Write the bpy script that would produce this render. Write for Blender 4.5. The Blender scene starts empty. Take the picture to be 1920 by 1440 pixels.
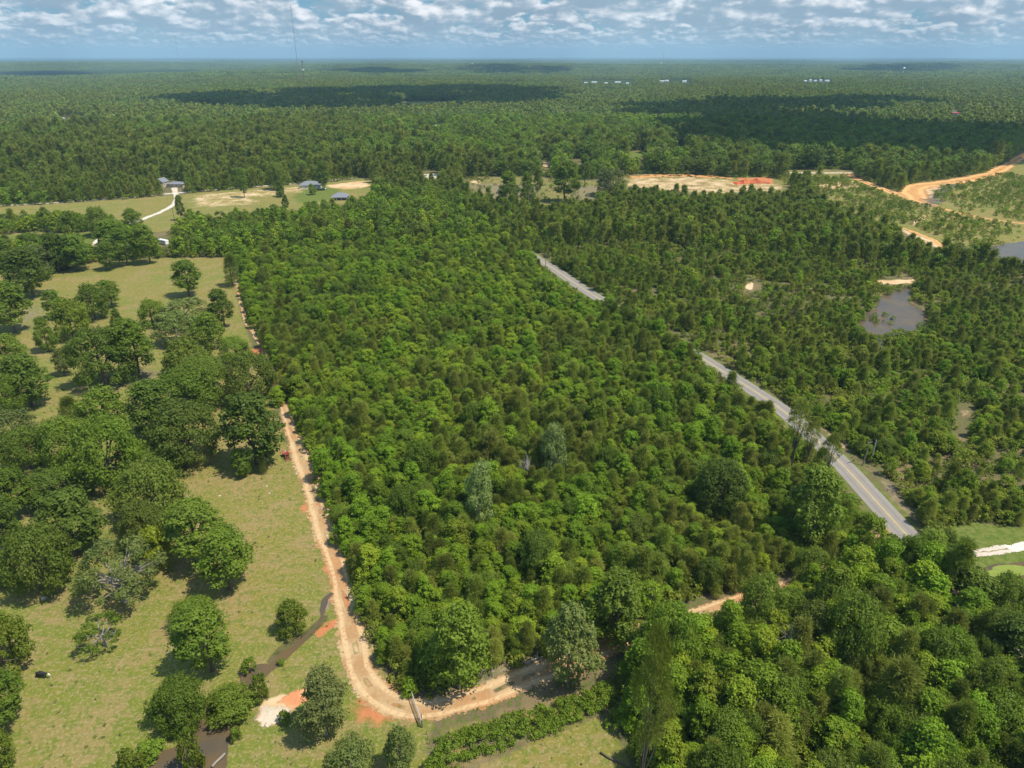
import bpy, math, random
import numpy as np
from mathutils import Vector
R_ = math.radians
SC = bpy.context.scene
COL = SC.collection
# ------------------------------------------------------------------ camera
F, CX, CY, HC = 1321.0, 960.0, 720.0, 110.0
PITCH = math.atan((720 - 105) / F)
cam = bpy.data.objects.new('camera', bpy.data.cameras.new('camera'))
COL.objects.link(cam)
cam.location = (0, 0, HC)
cam.rotation_euler = (math.pi / 2 - PITCH, 0, 0)
cam.data.sensor_width = 36
cam.data.lens = 36 * F / 1920
cam.data.clip_start = 1
cam.data.clip_end = 120000
SC.camera = cam
SP, CP = math.sin(PITCH), math.cos(PITCH)
# ------------------------------------------------------------------ sun, world, exposure
SUN_EL = R_(62)
SUN_AZ = math.atan2(0.92, -0.32)            # clockwise from +Y
sd = Vector((math.sin(SUN_AZ) * math.cos(SUN_EL), math.cos(SUN_AZ) * math.cos(SUN_EL), math.sin(SUN_EL)))
sun = bpy.data.objects.new('sun', bpy.data.lights.new('sun', 'SUN'))
COL.objects.link(sun)
sun.data.energy = 3.7
sun.data.angle = R_(0.5)
sun.data.color = (1.0, 0.93, 0.80)
sun.rotation_euler = sd.to_track_quat('Z', 'Y').to_euler()
sun.location = (200, -100, 400)
SC.view_settings.view_transform = 'Standard'
SC.view_settings.look = 'None'
SC.view_settings.exposure = 0.70
SC.view_settings.gamma = 1.0
SC.cycles.max_bounces = 5
SC.cycles.diffuse_bounces = 3
SC.cycles.transparent_max_bounces = 6
SC.cycles.volume_bounces = 0
HAZE = 6.2e-5
# node helper
class NT:
    def __init__(s, tree):
        s.t = tree; tree.nodes.clear()
    def n(s, typ, ins=None, **kw):
        nd = s.t.nodes.new(typ)
        for k, v in kw.items(): setattr(nd, k, v)
        for k, v in (ins or {}).items():
            sock = nd.inputs[k]
            if isinstance(v, bpy.types.NodeSocket): s.t.links.new(v, sock)
            else: sock.default_value = v
        return nd
    def m(s, op, a, b=0.0, c=0.0, clamp=False):
        return s.n('ShaderNodeMath', {0: a, 1: b, 2: c}, operation=op, use_clamp=clamp).outputs[0]
    def mix(s, f, a, b):
        nd = s.n('ShaderNodeMix', data_type='RGBA')
        for i, v in ((0, f), (6, a), (7, b)):
            if isinstance(v, bpy.types.NodeSocket): s.t.links.new(v, nd.inputs[i])
            else: nd.inputs[i].default_value = (*v, 1) if isinstance(v, tuple) and len(v) == 3 else v
        return nd.outputs[2]
    def ss(s, v, lo, hi, a=0.0, b=1.0):
        return s.n('ShaderNodeMapRange', {0: v, 1: lo, 2: hi, 3: a, 4: b}, interpolation_type='SMOOTHSTEP').outputs[0]
    def noise(s, vec, scale, detail=3, rough=0.55, w=None, out=0):
        nd = s.n('ShaderNodeTexNoise', {'Vector': vec, 'Scale': scale, 'Detail': detail, 'Roughness': rough})
        return nd.outputs[out]
world = bpy.data.worlds.new('World'); SC.world = world; world.use_nodes = True
w = NT(world.node_tree)
sky = w.n('ShaderNodeTexSky', sky_type='NISHITA', sun_disc=False, sun_elevation=SUN_EL, sun_rotation=SUN_AZ, air_density=1.0, dust_density=0.6)
bg1 = w.n('ShaderNodeBackground', {'Color': sky.outputs[0], 'Strength': 0.15})
tc = w.n('ShaderNodeTexCoord').outputs['Generated']
sep = w.n('ShaderNodeSeparateXYZ', {0: tc})
az = w.m('ARCTAN2', sep.outputs[0], sep.outputs[1]); el = sep.outputs[2]
# far cloud rows: every row is a deck of cumulus at one distance, low rows are far away and small
gap = (0.11, 0.29, 0.42); horizon_air = (0.29, 0.40, 0.455)
col = w.mix(w.ss(el, 0.0, 0.075), horizon_air, gap)
for i, ec in enumerate((0.0045, 0.0072, 0.0105, 0.0155, 0.0215, 0.029, 0.0385, 0.0505, 0.067, 0.1)):
    s = ec * 1.0
    u = w.m('MULTIPLY', az, 1.0 / (s * 2.1)); v = w.m('MULTIPLY', w.m('SUBTRACT', el, ec), 1.0 / s)
    p = w.n('ShaderNodeCombineXYZ', {0: u, 1: v, 2: i * 7.3}).outputs[0]
    p2 = w.n('ShaderNodeCombineXYZ', {0: w.m('ADD', u, 0.06), 1: w.m('ADD', v, 0.11), 2: i * 7.3}).outputs[0]
    n1 = w.noise(p, 2.1, 6, 0.50); n2 = w.noise(p2, 2.1, 4, 0.50)
    big = w.noise(w.n('ShaderNodeCombineXYZ', {0: u, 1: 0.0, 2: i * 3.1 + 50}).outputs[0], 0.9, 2)
    # a flat base and a heaped top: the needed density rises with height above the base
    need = w.m('ADD', w.m('MULTIPLY', w.m('ABSOLUTE', v), 0.30), 0.375)
    need = w.m('ADD', need, w.m('MULTIPLY', w.m('SUBTRACT', 0.5, big), 0.9))
    basecut = w.ss(w.m('ADD', v, w.m('MULTIPLY', w.m('SUBTRACT', n2, 0.5), 0.5)), -0.34, -0.18)
    mask = w.m('MULTIPLY', w.ss(w.m('SUBTRACT', n1, need), -0.02, 0.08), basecut)
    lit = w.ss(w.m('ADD', w.m('MULTIPLY', w.m('SUBTRACT', n1, n2), 3.6), w.m('MULTIPLY', v, 0.95)), -0.22, 0.60)  # sunlit tops and shaded bases are painted into the cloud colour
    c = w.mix(lit, (0.25, 0.335, 0.42), (0.95, 0.93, 0.93))
    fade = min(1.0, 0.46 + 0.075 * i)
    c = w.mix(1 - fade, c, horizon_air)
    col = w.mix(w.m('MULTIPLY', mask, 0.55 + 0.45 * fade), col, c)
bg2 = w.n('ShaderNodeBackground', {'Color': col, 'Strength': 0.80})
cover = w.m('MULTIPLY', w.ss(el, 0.02, 0.5, 1.0, 0.25), 1.0)
below = w.m('GREATER_THAN', el, -0.2)
mx = w.n('ShaderNodeMixShader', {0: cover, 1: bg1.outputs[0], 2: bg2.outputs[0]})
w.n('ShaderNodeOutputWorld', {0: mx.outputs[0]})

# ------------------------------------------------------------------ projection helpers (pixels of the 1920x1440 photograph)
def G(px, py, z=0.0):
    """ground point under a photo pixel"""
    dx, dy = (px - CX) / F, -(py - CY) / F
    d = (dx, CP + dy * SP, -SP + dy * CP)
    t = (HC - z) / max(-d[2], 1e-4)
    return (d[0] * t, d[1] * t)
def PX(x, y, z):
    x, y, z = np.asarray(x, float), np.asarray(y, float), np.asarray(z, float)
    dep = y * CP - (z - HC) * SP
    up = y * SP + (z - HC) * CP
    dep = np.maximum(dep, 0.1)
    return CX + F * x / dep, CY - F * up / dep, dep
def inpoly(px, py, poly):
    px, py = np.asarray(px, float), np.asarray(py, float)
    r = np.zeros(px.shape, bool); n = len(poly)
    for i in range(n):
        x0, y0 = poly[i]; x1, y1 = poly[(i + 1) % n]
        if y0 == y1: continue
        c = (y0 > py) != (y1 > py)
        r ^= c & (px < (x1 - x0) * (py - y0) / (y1 - y0) + x0)
    return r
def edge_dist(px, py, pts, closed=True):
    d = np.full(np.shape(px), 1e12)
    n = len(pts)
    for i in range(n if closed else n - 1):
        x0, y0 = pts[i]; x1, y1 = pts[(i + 1) % n]
        ex, ey = x1 - x0, y1 - y0; L = ex * ex + ey * ey + 1e-9
        t = np.clip(((px - x0) * ex + (py - y0) * ey) / L, 0, 1)
        d = np.minimum(d, (px - x0 - t * ex) ** 2 + (py - y0 - t * ey) ** 2)
    return np.sqrt(d)
def tag(o, label=None, cat=None, group=None, kind=None):
    if label: o['label'] = label
    if cat: o['category'] = cat
    if group: o['group'] = group
    if kind: o['kind'] = kind
    return o
def mesh_np(name, V, Fq, mats, attr=None, smooth=False, matidx=None):
    """V (n,3), Fq (m,k) faces of k corners"""
    me = bpy.data.meshes.new(name)
    V = np.asarray(V, np.float32); Fq = np.asarray(Fq, np.int32)
    m, k = Fq.shape
    me.vertices.add(len(V)); me.vertices.foreach_set('co', V.ravel())
    me.loops.add(m * k); me.loops.foreach_set('vertex_index', Fq.ravel())
    me.polygons.add(m); me.polygons.foreach_set('loop_start', np.arange(0, m * k, k, dtype=np.int32))
    me.polygons.foreach_set('loop_total', np.full(m, k, np.int32))
    if matidx is not None: me.polygons.foreach_set('material_index', np.asarray(matidx, np.int32))
    me.polygons.foreach_set('use_smooth', np.full(m, smooth))
    for nm, A in (attr or {}).items():
        A = np.asarray(A, np.float32)
        if A.ndim == 1:
            at = me.attributes.new(nm, 'FLOAT', 'POINT'); at.data.foreach_set('value', A)
        else:
            at = me.attributes.new(nm, 'FLOAT_COLOR', 'POINT'); at.data.foreach_set('color', A.ravel())
    for x in (mats if isinstance(mats, (list, tuple)) else [mats]): me.materials.append(x)
    me.update(calc_edges=True); me.validate()
    return me
def link(name, data, parent=None, loc=None, rz=0.0):
    o = bpy.data.objects.new(name, data); COL.objects.link(o)
    if parent: o.parent = parent
    if loc is not None: o.location = loc
    if rz: o.rotation_euler = (0, 0, rz)
    return o
class MB:
    """collects boxes, tubes, lathed and free faces into ONE mesh"""
    def __init__(s): s.v = []; s.f = []
    def add(s, V, Fs):
        o = len(s.v); s.v += [tuple(p) for p in V]; s.f += [tuple(i + o for i in f) for f in Fs]; return s
    def box(s, c, d, rz=0.0, bev=0.0, taper=1.0):
        cx, cy, cz = c; hx, hy, hz = d[0] / 2, d[1] / 2, d[2] / 2
        V = []
        for z, k in ((-hz, 1.0), (hz, taper)):
            if bev:
                b = bev
                pr = [(-hx + b, -hy), (hx - b, -hy), (hx, -hy + b), (hx, hy - b), (hx - b, hy), (-hx + b, hy), (-hx, hy - b), (-hx, -hy + b)]
            else: pr = [(-hx, -hy), (hx, -hy), (hx, hy), (-hx, hy)]
            for x, y in pr:
                x *= k; y *= k
                V.append((cx + x * math.cos(rz) - y * math.sin(rz), cy + x * math.sin(rz) + y * math.cos(rz), cz + z))
        n = len(V) // 2
        Fs = [tuple(range(n))[::-1], tuple(range(n, 2 * n))] + [(i, (i + 1) % n, n + (i + 1) % n, n + i) for i in range(n)]
        return s.add(V, Fs)
    def tube(s, pts, rad, n=6):
        pts = [Vector(p) for p in pts]; V = []; Fs = []
        for i, p in enumerate(pts):
            d = (pts[min(i + 1, len(pts) - 1)] - pts[max(i - 1, 0)]).normalized()
            a = d.orthogonal().normalized()
            if abs(d.z) > .7: a = Vector((1, 0, 0)) - d * d.x; a.normalize()
            b = d.cross(a); r = rad[i] if isinstance(rad, (list, tuple)) else rad
            for k in range(n):
                t = 2 * math.pi * k / n
                V.append(p + a * (r * math.cos(t)) + b * (r * math.sin(t)))
        for i in range(len(pts) - 1):
            for k in range(n): Fs.append((i * n + k, i * n + (k + 1) % n, (i + 1) * n + (k + 1) % n, (i + 1) * n + k))
        Fs.append(tuple(range(n))[::-1]); Fs.append(tuple(range((len(pts) - 1) * n, len(pts) * n)))
        return s.add(V, Fs)
    def lathe(s, prof, c=(0, 0, 0), n=16, axis='z'):
        V = []; Fs = []
        for r, h in prof:
            for k in range(n):
                t = 2 * math.pi * k / n; x, y = r * math.cos(t), r * math.sin(t)
                q = (x, y, h) if axis == 'z' else ((h, x, y) if axis == 'x' else (x, h, y))
                V.append((c[0] + q[0], c[1] + q[1], c[2] + q[2]))
        m = len(prof)
        for i in range(m - 1):
            for k in range(n): Fs.append((i * n + k, i * n + (k + 1) % n, (i + 1) * n + (k + 1) % n, (i + 1) * n + k))
        Fs.append(tuple(range(n))[::-1]); Fs.append(tuple(range((m - 1) * n, m * n)))
        return s.add(V, Fs)
    def build(s, name, mat, parent=None, smooth=False, **k):
        me = bpy.data.meshes.new(name); me.from_pydata(s.v, [], s.f); me.materials.append(mat)
        if smooth: me.polygons.foreach_set('use_smooth', [True] * len(me.polygons))
        me.update()
        return link(name, me, parent, **k)
# ------------------------------------------------------------------ materials
def new_mat(name):
    m = bpy.data.materials.new(name); m.use_nodes = True
    return m, NT(m.node_tree)
def plain(name, c, rough=0.7, metal=0.0, var=0.25, scale=1.5, bump=0.0):
    m, t = new_mat(name)
    pos = t.n('ShaderNodeTexCoord').outputs['Object']
    n = t.noise(pos, scale, 4)
    c2 = t.mix(n, tuple(x * (1 - var) for x in c), tuple(min(1, x * (1 + var)) for x in c))
    b = t.n('ShaderNodeBsdfPrincipled', {'Base Color': c2, 'Roughness': rough, 'Metallic': metal})
    if bump:
        bp = t.n('ShaderNodeBump', {'Strength': bump, 'Distance': 0.1, 'Height': n}); t.t.links.new(bp.outputs[0], b.inputs['Normal'])
    t.n('ShaderNodeOutputMaterial', {0: b.outputs[0]})
    return m
def leaf(name, a, b, c, patch=0.35, trans=0.42, spec=0.25):
    """a, b: the two ends of the leaf colour inside a crown; c: the colour some crowns lean to"""
    m, t = new_mat(name)
    tone = t.n('ShaderNodeAttribute', attribute_name='tone').outputs['Fac']
    rnd = t.n('ShaderNodeObjectInfo').outputs['Random']
    pos = t.n('ShaderNodeNewGeometry').outputs['Position']
    big = t.noise(pos, 0.028, 2)
    base = t.mix(tone, a, b)
    f = t.m('ADD', t.m('MULTIPLY', t.ss(rnd, 0.45, 1.0), 0.75), t.m('MULTIPLY', t.ss(big, 0.45, 0.62), patch), clamp=True)
    base = t.mix(f, base, c)
    val = t.m('ADD', 0.74, t.m('MULTIPLY', t.m('FRACT', t.m('MULTIPLY', rnd, 17.3)), 0.56))
    base = t.n('ShaderNodeVectorMath', {0: base, 'Scale': val}, operation='SCALE').outputs[0]
    d = t.n('ShaderNodeBsdfPrincipled', {'Base Color': base, 'Roughness': 0.6, 'Specular IOR Level': spec})
    tr = t.n('ShaderNodeBsdfTranslucent', {0: base})
    mxx = t.n('ShaderNodeMixShader', {0: trans, 1: d.outputs[0], 2: tr.outputs[0]})
    t.n('ShaderNodeOutputMaterial', {0: mxx.outputs[0]})
    return m
M = {}
M['oak'] = leaf('oak_leaves', (0.095, 0.162, 0.01), (0.182, 0.262, 0.022), (0.165, 0.21, 0.026))
M['gum'] = leaf('broadleaf_leaves', (0.115, 0.21, 0.008), (0.215, 0.335, 0.016), (0.255, 0.315, 0.018))
M['pine'] = leaf('pine_needles', (0.128, 0.18, 0.016), (0.225, 0.285, 0.034), (0.245, 0.265, 0.04), patch=0.5)
M['yellow'] = leaf('yellow_green_leaves', (0.17, 0.23, 0.01), (0.33, 0.36, 0.02), (0.28, 0.3, 0.02))
M['bright'] = leaf('bright_leaves', (0.098, 0.17, 0.012), (0.195, 0.265, 0.024), (0.18, 0.23, 0.02))
M['dark'] = leaf('dark_leaves', (0.08, 0.138, 0.012), (0.148, 0.218, 0.022), (0.13, 0.17, 0.022))
M['grey'] = leaf('grey_green_leaves', (0.115, 0.16, 0.03), (0.215, 0.258, 0.06), (0.19, 0.215, 0.055))
M['scrub'] = leaf('scrub_leaves', (0.11, 0.18, 0.008), (0.205, 0.285, 0.02), (0.22, 0.245, 0.026), patch=0.6)
M['far'] = leaf('far_leaves', (0.088, 0.152, 0.016), (0.165, 0.245, 0.028), (0.18, 0.212, 0.036), patch=0.5, trans=0.25)
M['bark'] = plain('bark', (0.11, 0.085, 0.065), 0.9, bump=0.6, scale=6)
M['pale_bark'] = plain('pale_bark', (0.25, 0.22, 0.19), 0.9, bump=0.5, scale=5)
M['wood'] = plain('weathered_wood', (0.20, 0.15, 0.11), 0.85, scale=4, bump=0.4)
M['greywood'] = plain('grey_wood', (0.42, 0.38, 0.33), 0.85, scale=4, bump=0.4)
M['white'] = plain('white_paint', (0.80, 0.80, 0.78), 0.5, var=0.06)
M['metalroof'] = plain('pale_metal_roof', (0.72, 0.73, 0.76), 0.4, var=0.08)
M['shingle'] = plain('grey_shingles', (0.17, 0.18, 0.20), 0.85, var=0.2, scale=2, bump=0.3)
M['brick'] = plain('brown_brick', (0.20, 0.13, 0.10), 0.85, var=0.2, scale=3)
M['tan'] = plain('tan_siding', (0.48, 0.40, 0.30), 0.7, var=0.1)
M['cream'] = plain('cream_siding', (0.62, 0.56, 0.42), 0.7, var=0.1)
M['glass'] = plain('dark_glass', (0.03, 0.035, 0.045), 0.1, var=0.1)
M['black'] = plain('black_rubber', (0.018, 0.018, 0.02), 0.85)
M['red'] = plain('red_paint', (0.33, 0.035, 0.02), 0.5, var=0.25)
M['rust'] = plain('rusty_metal', (0.26, 0.11, 0.06), 0.8, var=0.4, scale=6)
M['carpaint'] = plain('dark_car_paint', (0.02, 0.023, 0.03), 0.25, var=0.1)
M['steel'] = plain('galvanised_steel', (0.40, 0.42, 0.44), 0.45, 0.6)
M['darksteel'] = plain('dark_lattice_steel', (0.10, 0.10, 0.11), 0.6, 0.3)
M['hide'] = plain('black_hide', (0.015, 0.014, 0.015), 0.75, var=0.3)
M['whitehair'] = plain('white_face_hair', (0.62, 0.58, 0.52), 0.8)
M['redpaint_mast'] = plain('red_mast_paint', (0.30, 0.04, 0.03), 0.6)
M['blue'] = plain('blue_paint', (0.10, 0.18, 0.40), 0.5)
def dirt(name, a, b, c, ruts=True):
    m, t = new_mat(name)
    pos = t.n('ShaderNodeNewGeometry').outputs['Position']
    uv = t.n('ShaderNodeAttribute', attribute_name='across').outputs['Fac']
    n1 = t.noise(pos, 0.16, 4); n2 = t.noise(pos, 1.3, 5, 0.65); n3 = t.noise(pos, 0.05, 2)
    base = t.mix(t.ss(n1, 0.38, 0.62), a, b)
    base = t.mix(t.m('MULTIPLY', t.ss(n3, 0.45, 0.7), 0.8), base, c)
    base = t.mix(t.m('MULTIPLY', t.ss(n2, 0.5, 0.75), 0.35), base, tuple(x * 0.55 for x in a))
    if ruts:
        r = t.m('ABSOLUTE', t.m('SUBTRACT', t.m('ABSOLUTE', uv), 0.5))
        base = t.mix(t.m('MULTIPLY', t.ss(r, 0.22, 0.08), t.ss(n2, 0.3, 0.6)), base, tuple(min(1, x * 1.22) for x in b))
    bp = t.n('ShaderNodeBump', {'Strength': 0.8, 'Distance': 0.25, 'Height': n2})
    bs = t.n('ShaderNodeBsdfPrincipled', {'Base Color': base, 'Roughness': 0.95, 'Specular IOR Level': 0.1, 'Normal': bp.outputs[0]})
    n4 = t.noise(pos, 0.9, 4, 0.65)
    worn = t.ss(t.m('ADD', t.m('ABSOLUTE', uv), t.m('MULTIPLY', t.m('SUBTRACT', n4, 0.5), 1.5)), 0.80, 0.92)
    if ruts: worn = t.m('MAXIMUM', worn, t.m('MULTIPLY', t.ss(t.m('ABSOLUTE', uv), 0.22, 0.05), t.ss(n1, 0.50, 0.58)))
    tr = t.n('ShaderNodeBsdfTransparent'); mxx = t.n('ShaderNodeMixShader', {0: worn, 1: bs.outputs[0], 2: tr.outputs[0]})
    t.n('ShaderNodeOutputMaterial', {0: mxx.outputs[0]})
    return m
M['sand'] = dirt('sandy_dirt', (0.36, 0.215, 0.10), (0.45, 0.315, 0.17), (0.42, 0.175, 0.065))
M['orange'] = dirt('orange_sand', (0.50, 0.24, 0.085), (0.55, 0.32, 0.13), (0.52, 0.26, 0.09))
M['gravel'] = dirt('pale_gravel', (0.52, 0.45, 0.36), (0.62, 0.56, 0.47), (0.50, 0.40, 0.30), ruts=False)
M['clay'] = dirt('red_clay', (0.38, 0.085, 0.04), (0.48, 0.13, 0.05), (0.50, 0.19, 0.08), ruts=False)
m, t = new_mat('asphalt'); M['asphalt'] = m
pos = t.n('ShaderNodeNewGeometry').outputs['Position']; uv = t.n('ShaderNodeAttribute', attribute_name='across').outputs['Fac']
n1 = t.noise(pos, 0.3, 5); n2 = t.noise(pos, 5.0, 3)
base = t.mix(n1, (0.185, 0.168, 0.148), (0.265, 0.240, 0.208))
r = t.m('ABSOLUTE', t.m('SUBTRACT', t.m('ABSOLUTE', uv), 0.5))
base = t.mix(t.m('MULTIPLY', t.ss(r, 0.2, 0.06), 0.45), base, (0.145, 0.132, 0.118))
base = t.mix(t.m('MULTIPLY', n2, 0.25), base, (0.33, 0.295, 0.25))
bs = t.n('ShaderNodeBsdfPrincipled', {'Base Color': base, 'Roughness': 0.9, 'Specular IOR Level': 0.2}); t.n('ShaderNodeOutputMaterial', {0: bs.outputs[0]})
M['yline'] = plain('worn_yellow_paint', (0.50, 0.36, 0.12), 0.8, var=0.35, scale=0.8)
M['wline'] = plain('worn_white_paint', (0.50, 0.48, 0.43), 0.8, var=0.35, scale=0.8)
m, t = new_mat('muddy_water'); M['water'] = m
pos = t.n('ShaderNodeNewGeometry').outputs['Position']
n1 = t.noise(pos, 0.12, 3); n2 = t.noise(pos, 2.2, 3)
base = t.mix(t.ss(n1, 0.35, 0.65), (0.085, 0.070, 0.050), (0.120, 0.082, 0.040))
bp = t.n('ShaderNodeBump', {'Strength': 0.12, 'Distance': 0.05, 'Height': n2})
bs = t.n('ShaderNodeBsdfPrincipled', {'Base Color': base, 'Roughness': 0.2, 'Specular IOR Level': 0.14, 'Normal': bp.outputs[0]}); t.n('ShaderNodeOutputMaterial', {0: bs.outputs[0]})
# ------------------------------------------------------------------ visible open ground, in photo pixels
PASTURE = [(-700, 640), (-300, 560), (0, 515), (38, 510), (52, 545), (100, 512), (170, 494), (235, 488), (320, 483), (425, 484), (440, 502), (446, 560), (455, 600),
           (470, 640), (492, 690), (506, 740), (520, 790), (552, 860), (588, 930), (616, 1010), (642, 1080), (664, 1140), (688, 1200), (712, 1250), (755, 1300), (800, 1318),
           (812, 1350), (806, 1400), (830, 1440), (880, 1600), (-900, 1600), (-1200, 900)]
STRIP = [(-400, 452), (0, 441), (60, 436), (130, 437), (190, 434), (197, 440), (182, 464), (165, 462), (150, 450), (86, 450), (36, 452), (0, 458), (-400, 480)]
FIELD = [(-500, 402), (0, 388), (120, 381), (240, 373), (318, 366), (340, 366), (350, 392), (342, 408), (322, 428), (300, 436), (270, 434), (250, 418), (200, 405), (120, 398), (60, 402), (0, 404), (-500, 420)]
YARD = [(340, 364), (420, 357), (530, 348), (600, 344), (690, 333), (702, 345), (690, 365), (650, 382), (560, 392), (500, 396), (440, 402), (400, 410), (360, 404), (348, 390)]
CLEARING = [(862, 338), (900, 331), (1010, 331), (1090, 338), (1160, 332), (1200, 326), (1290, 329), (1380, 334), (1440, 332), (1470, 342), (1492, 358), (1465, 366), (1400, 364), (1330, 366), (1250, 360), (1190, 352), (1150, 362), (1100, 376), (1060, 386), (1000, 388), (940, 380), (870, 352)]
SCRUB = [(1520, 352), (1600, 330), (1640, 345), (1700, 366), (1690, 350), (1740, 340), (1840, 326), (1880, 308), (1925, 278), (2100, 260), (2300, 330), (2200, 460), (1990, 492), (1920, 496), (1862, 484), (1850, 462), (1790, 470), (1740, 455), (1680, 428), (1640, 412), (1600, 400), (1560, 385), (1530, 366)]
SCRUB_R = [(1740, 362), (1760, 345), (1830, 338), (1900, 345), (1990, 350), (2050, 430), (1920, 414), (1830, 398)]
HEDGEROW = [(812, 1350), (960, 1328), (1080, 1288), (1150, 1268), (1165, 1330), (1040, 1372), (892, 1442), (825, 1442)]
LAWN = [(1755, 1000), (1762, 988), (1830, 978), (1870, 985), (1930, 988), (2100, 985), (2200, 1130), (1990, 1110), (1925, 1085), (1850, 1082), (1836, 1062), (1790, 1050), (1776, 1025)]
BOTTOM = [(892, 1440), (960, 1412), (1040, 1375), (1100, 1348), (1140, 1345), (1168, 1385), (1185, 1440), (1240, 1600), (800, 1600)]
LOOP = [(800, 1352), (815, 1318), (870, 1298), (900, 1252), (960, 1238), (1000, 1235), (1060, 1250), (1110, 1222), (1180, 1186), (1240, 1166), (1252, 1182), (1200, 1215), (1130, 1252), (1060, 1285), (960, 1330), (850, 1352)]
VERGE = [(1318, 664), (1330, 668), (1420, 722), (1480, 762), (1545, 800), (1600, 845), (1660, 890), (1700, 940), (1738, 990), (1722, 1005), (1690, 1005), (1650, 975), (1612, 930), (1575, 880), (1535, 840), (1500, 808), (1455, 770), (1400, 730), (1345, 692)]
ROADGAP = [(1008, 484), (1030, 487), (1080, 520), (1125, 548), (1118, 560), (1100, 556), (1060, 528), (1020, 500)]
POND_R = [(1592, 612), (1612, 590), (1640, 575), (1655, 552), (1690, 540), (1712, 542), (1705, 565), (1730, 580), (1752, 600), (1738, 622), (1690, 628), (1650, 640), (1600, 634)]
POND_OPEN = [(1612, 608), (1625, 588), (1655, 570), (1668, 550), (1695, 542), (1708, 546), (1702, 566), (1728, 588), (1740, 604), (1728, 614), (1690, 618), (1645, 622)]
LOOP2 = [(1060, 1250), (1110, 1214), (1180, 1180), (1245, 1158), (1330, 1132), (1400, 1110), (1480, 1090), (1482, 1099), (1420, 1124), (1340, 1152), (1256, 1186), (1200, 1224), (1130, 1258)]
POND_FR = [(1858, 462), (1890, 456), (1940, 452), (2050, 455), (2060, 500), (1930, 494), (1880, 486), (1862, 475)]
SANDPATH = [(1405, 533), (1440, 528), (1420, 545)]
GLIMPSES = [[(1172, 283), (1218, 282), (1212, 296), (1180, 294)], [(1012, 300), (1036, 302), (1030, 318), (1016, 316)], [(1066, 297), (1110, 299), (1104, 314), (1072, 310)],
            [(108, 222), (165, 221), (165, 226), (108, 227)], [(68, 274), (94, 274), (94, 281), (68, 281)], [(812, 236), (832, 236), (832, 243), (812, 243)], [(388, 247), (406, 247), (404, 252), (388, 252)],
            [(1645, 522), (1718, 522), (1716, 534), (1650, 534)], [(1676, 424), (1700, 430), (1776, 458), (1772, 470), (1740, 458), (1684, 438)], [(1088, 150), (1188, 150), (1188, 159), (1088, 159)],
            [(1236, 149), (1296, 149), (1296, 156), (1236, 156)], [(1505, 149), (1558, 149), (1558, 156), (1505, 156)], [(292, 440), (322, 444), (320, 462), (296, 458)], [(298, 338), (345, 340), (348, 366), (310, 368)],
            [(1480, 318), (1598, 318), (1600, 330), (1480, 328)], [(1262, 280), (1282, 280), (1282, 290), (1262, 290)], [(1782, 206), (1800, 206), (1800, 218), (1782, 218)], [(780, 322), (824, 320), (822, 338), (792, 340)],
            [(1800, 750), (1830, 760), (1812, 830), (1790, 800)], [(1395, 530), (1432, 528), (1425, 545), (1398, 545)], [(1545, 1062), (1585, 1056), (1588, 1076), (1550, 1076)], [(1395, 1108), (1470, 1096), (1474, 1106), (1412, 1126)],
            [(262, 408), (330, 378), (332, 388), (268, 420)]]
OPEN = [HEDGEROW, PASTURE, STRIP, FIELD, YARD, CLEARING, SCRUB, SCRUB_R, LAWN, BOTTOM, LOOP, VERGE, ROADGAP, POND_OPEN, LOOP2, POND_FR] + GLIMPSES
TRACK = [(436, 470), (440, 510), (448, 550), (462, 600), (484, 640), (506, 680), (522, 730), (540, 785), (560, 840), (584, 905), (604, 970), (624, 1040), (642, 1100), (656, 1160), (668, 1215), (682, 1265), (712, 1305), (760, 1326), (820, 1328), (890, 1308), (960, 1282), (1030, 1256), (1100, 1228), (1180, 1194), (1260, 1166), (1340, 1140), (1430, 1110), (1510, 1080), (1580, 1050), (1640, 1015), (1672, 985)]
ROAD = [(2250, 1640), (1990, 1310), (1860, 1180), (1765, 1075), (1697, 1000), (1659, 958), (1622, 917), (1588, 880), (1558, 850), (1528, 822), (1498, 795), (1468, 770), (1438, 749), (1400, 724), (1355, 696), (1310, 668), (1260, 640), (1210, 612), (1160, 582), (1110, 552), (1075, 529), (1040, 505), (1012, 488), (985, 470), (955, 452), (925, 432), (895, 410), (865, 385), (840, 360), (815, 332)]
def smooth_path(pts, step):
    P = np.array(pts, float); out = []
    P = np.vstack([2 * P[0] - P[1], P, 2 * P[-1] - P[-2]])
    for i in range(1, len(P) - 2):
        n = max(2, int(np.linalg.norm(P[i + 1] - P[i]) / step))
        t = np.linspace(0, 1, n, endpoint=False)[:, None]
        out.append(0.5 * (2 * P[i] + (P[i + 1] - P[i - 1]) * t + (2 * P[i - 1] - 5 * P[i] + 4 * P[i + 1] - P[i + 2]) * t ** 2 + (3 * P[i] - P[i - 1] - 3 * P[i + 1] + P[i + 2]) * t ** 3))
    return np.vstack(out + [P[-2][None]])
TRACK_W = smooth_path([G(*p) for p in TRACK], 1.0)
ROAD_W = smooth_path([G(*p) for p in ROAD], 2.0)
def vnoise(X, Y, s, seed):
    rg = np.random.default_rng(seed); g = rg.uniform(0, 1, (256, 256))
    a, b = X / s, Y / s; i, j = np.floor(a).astype(int), np.floor(b).astype(int); fa, fb = a - i, b - j
    fa, fb = fa * fa * (3 - 2 * fa), fb * fb * (3 - 2 * fb)
    G_ = lambda p, q: g[p % 256, q % 256]
    return (G_(i, j) * (1 - fa) + G_(i + 1, j) * fa) * (1 - fb) + (G_(i, j + 1) * (1 - fa) + G_(i + 1, j + 1) * fa) * fb
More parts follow.
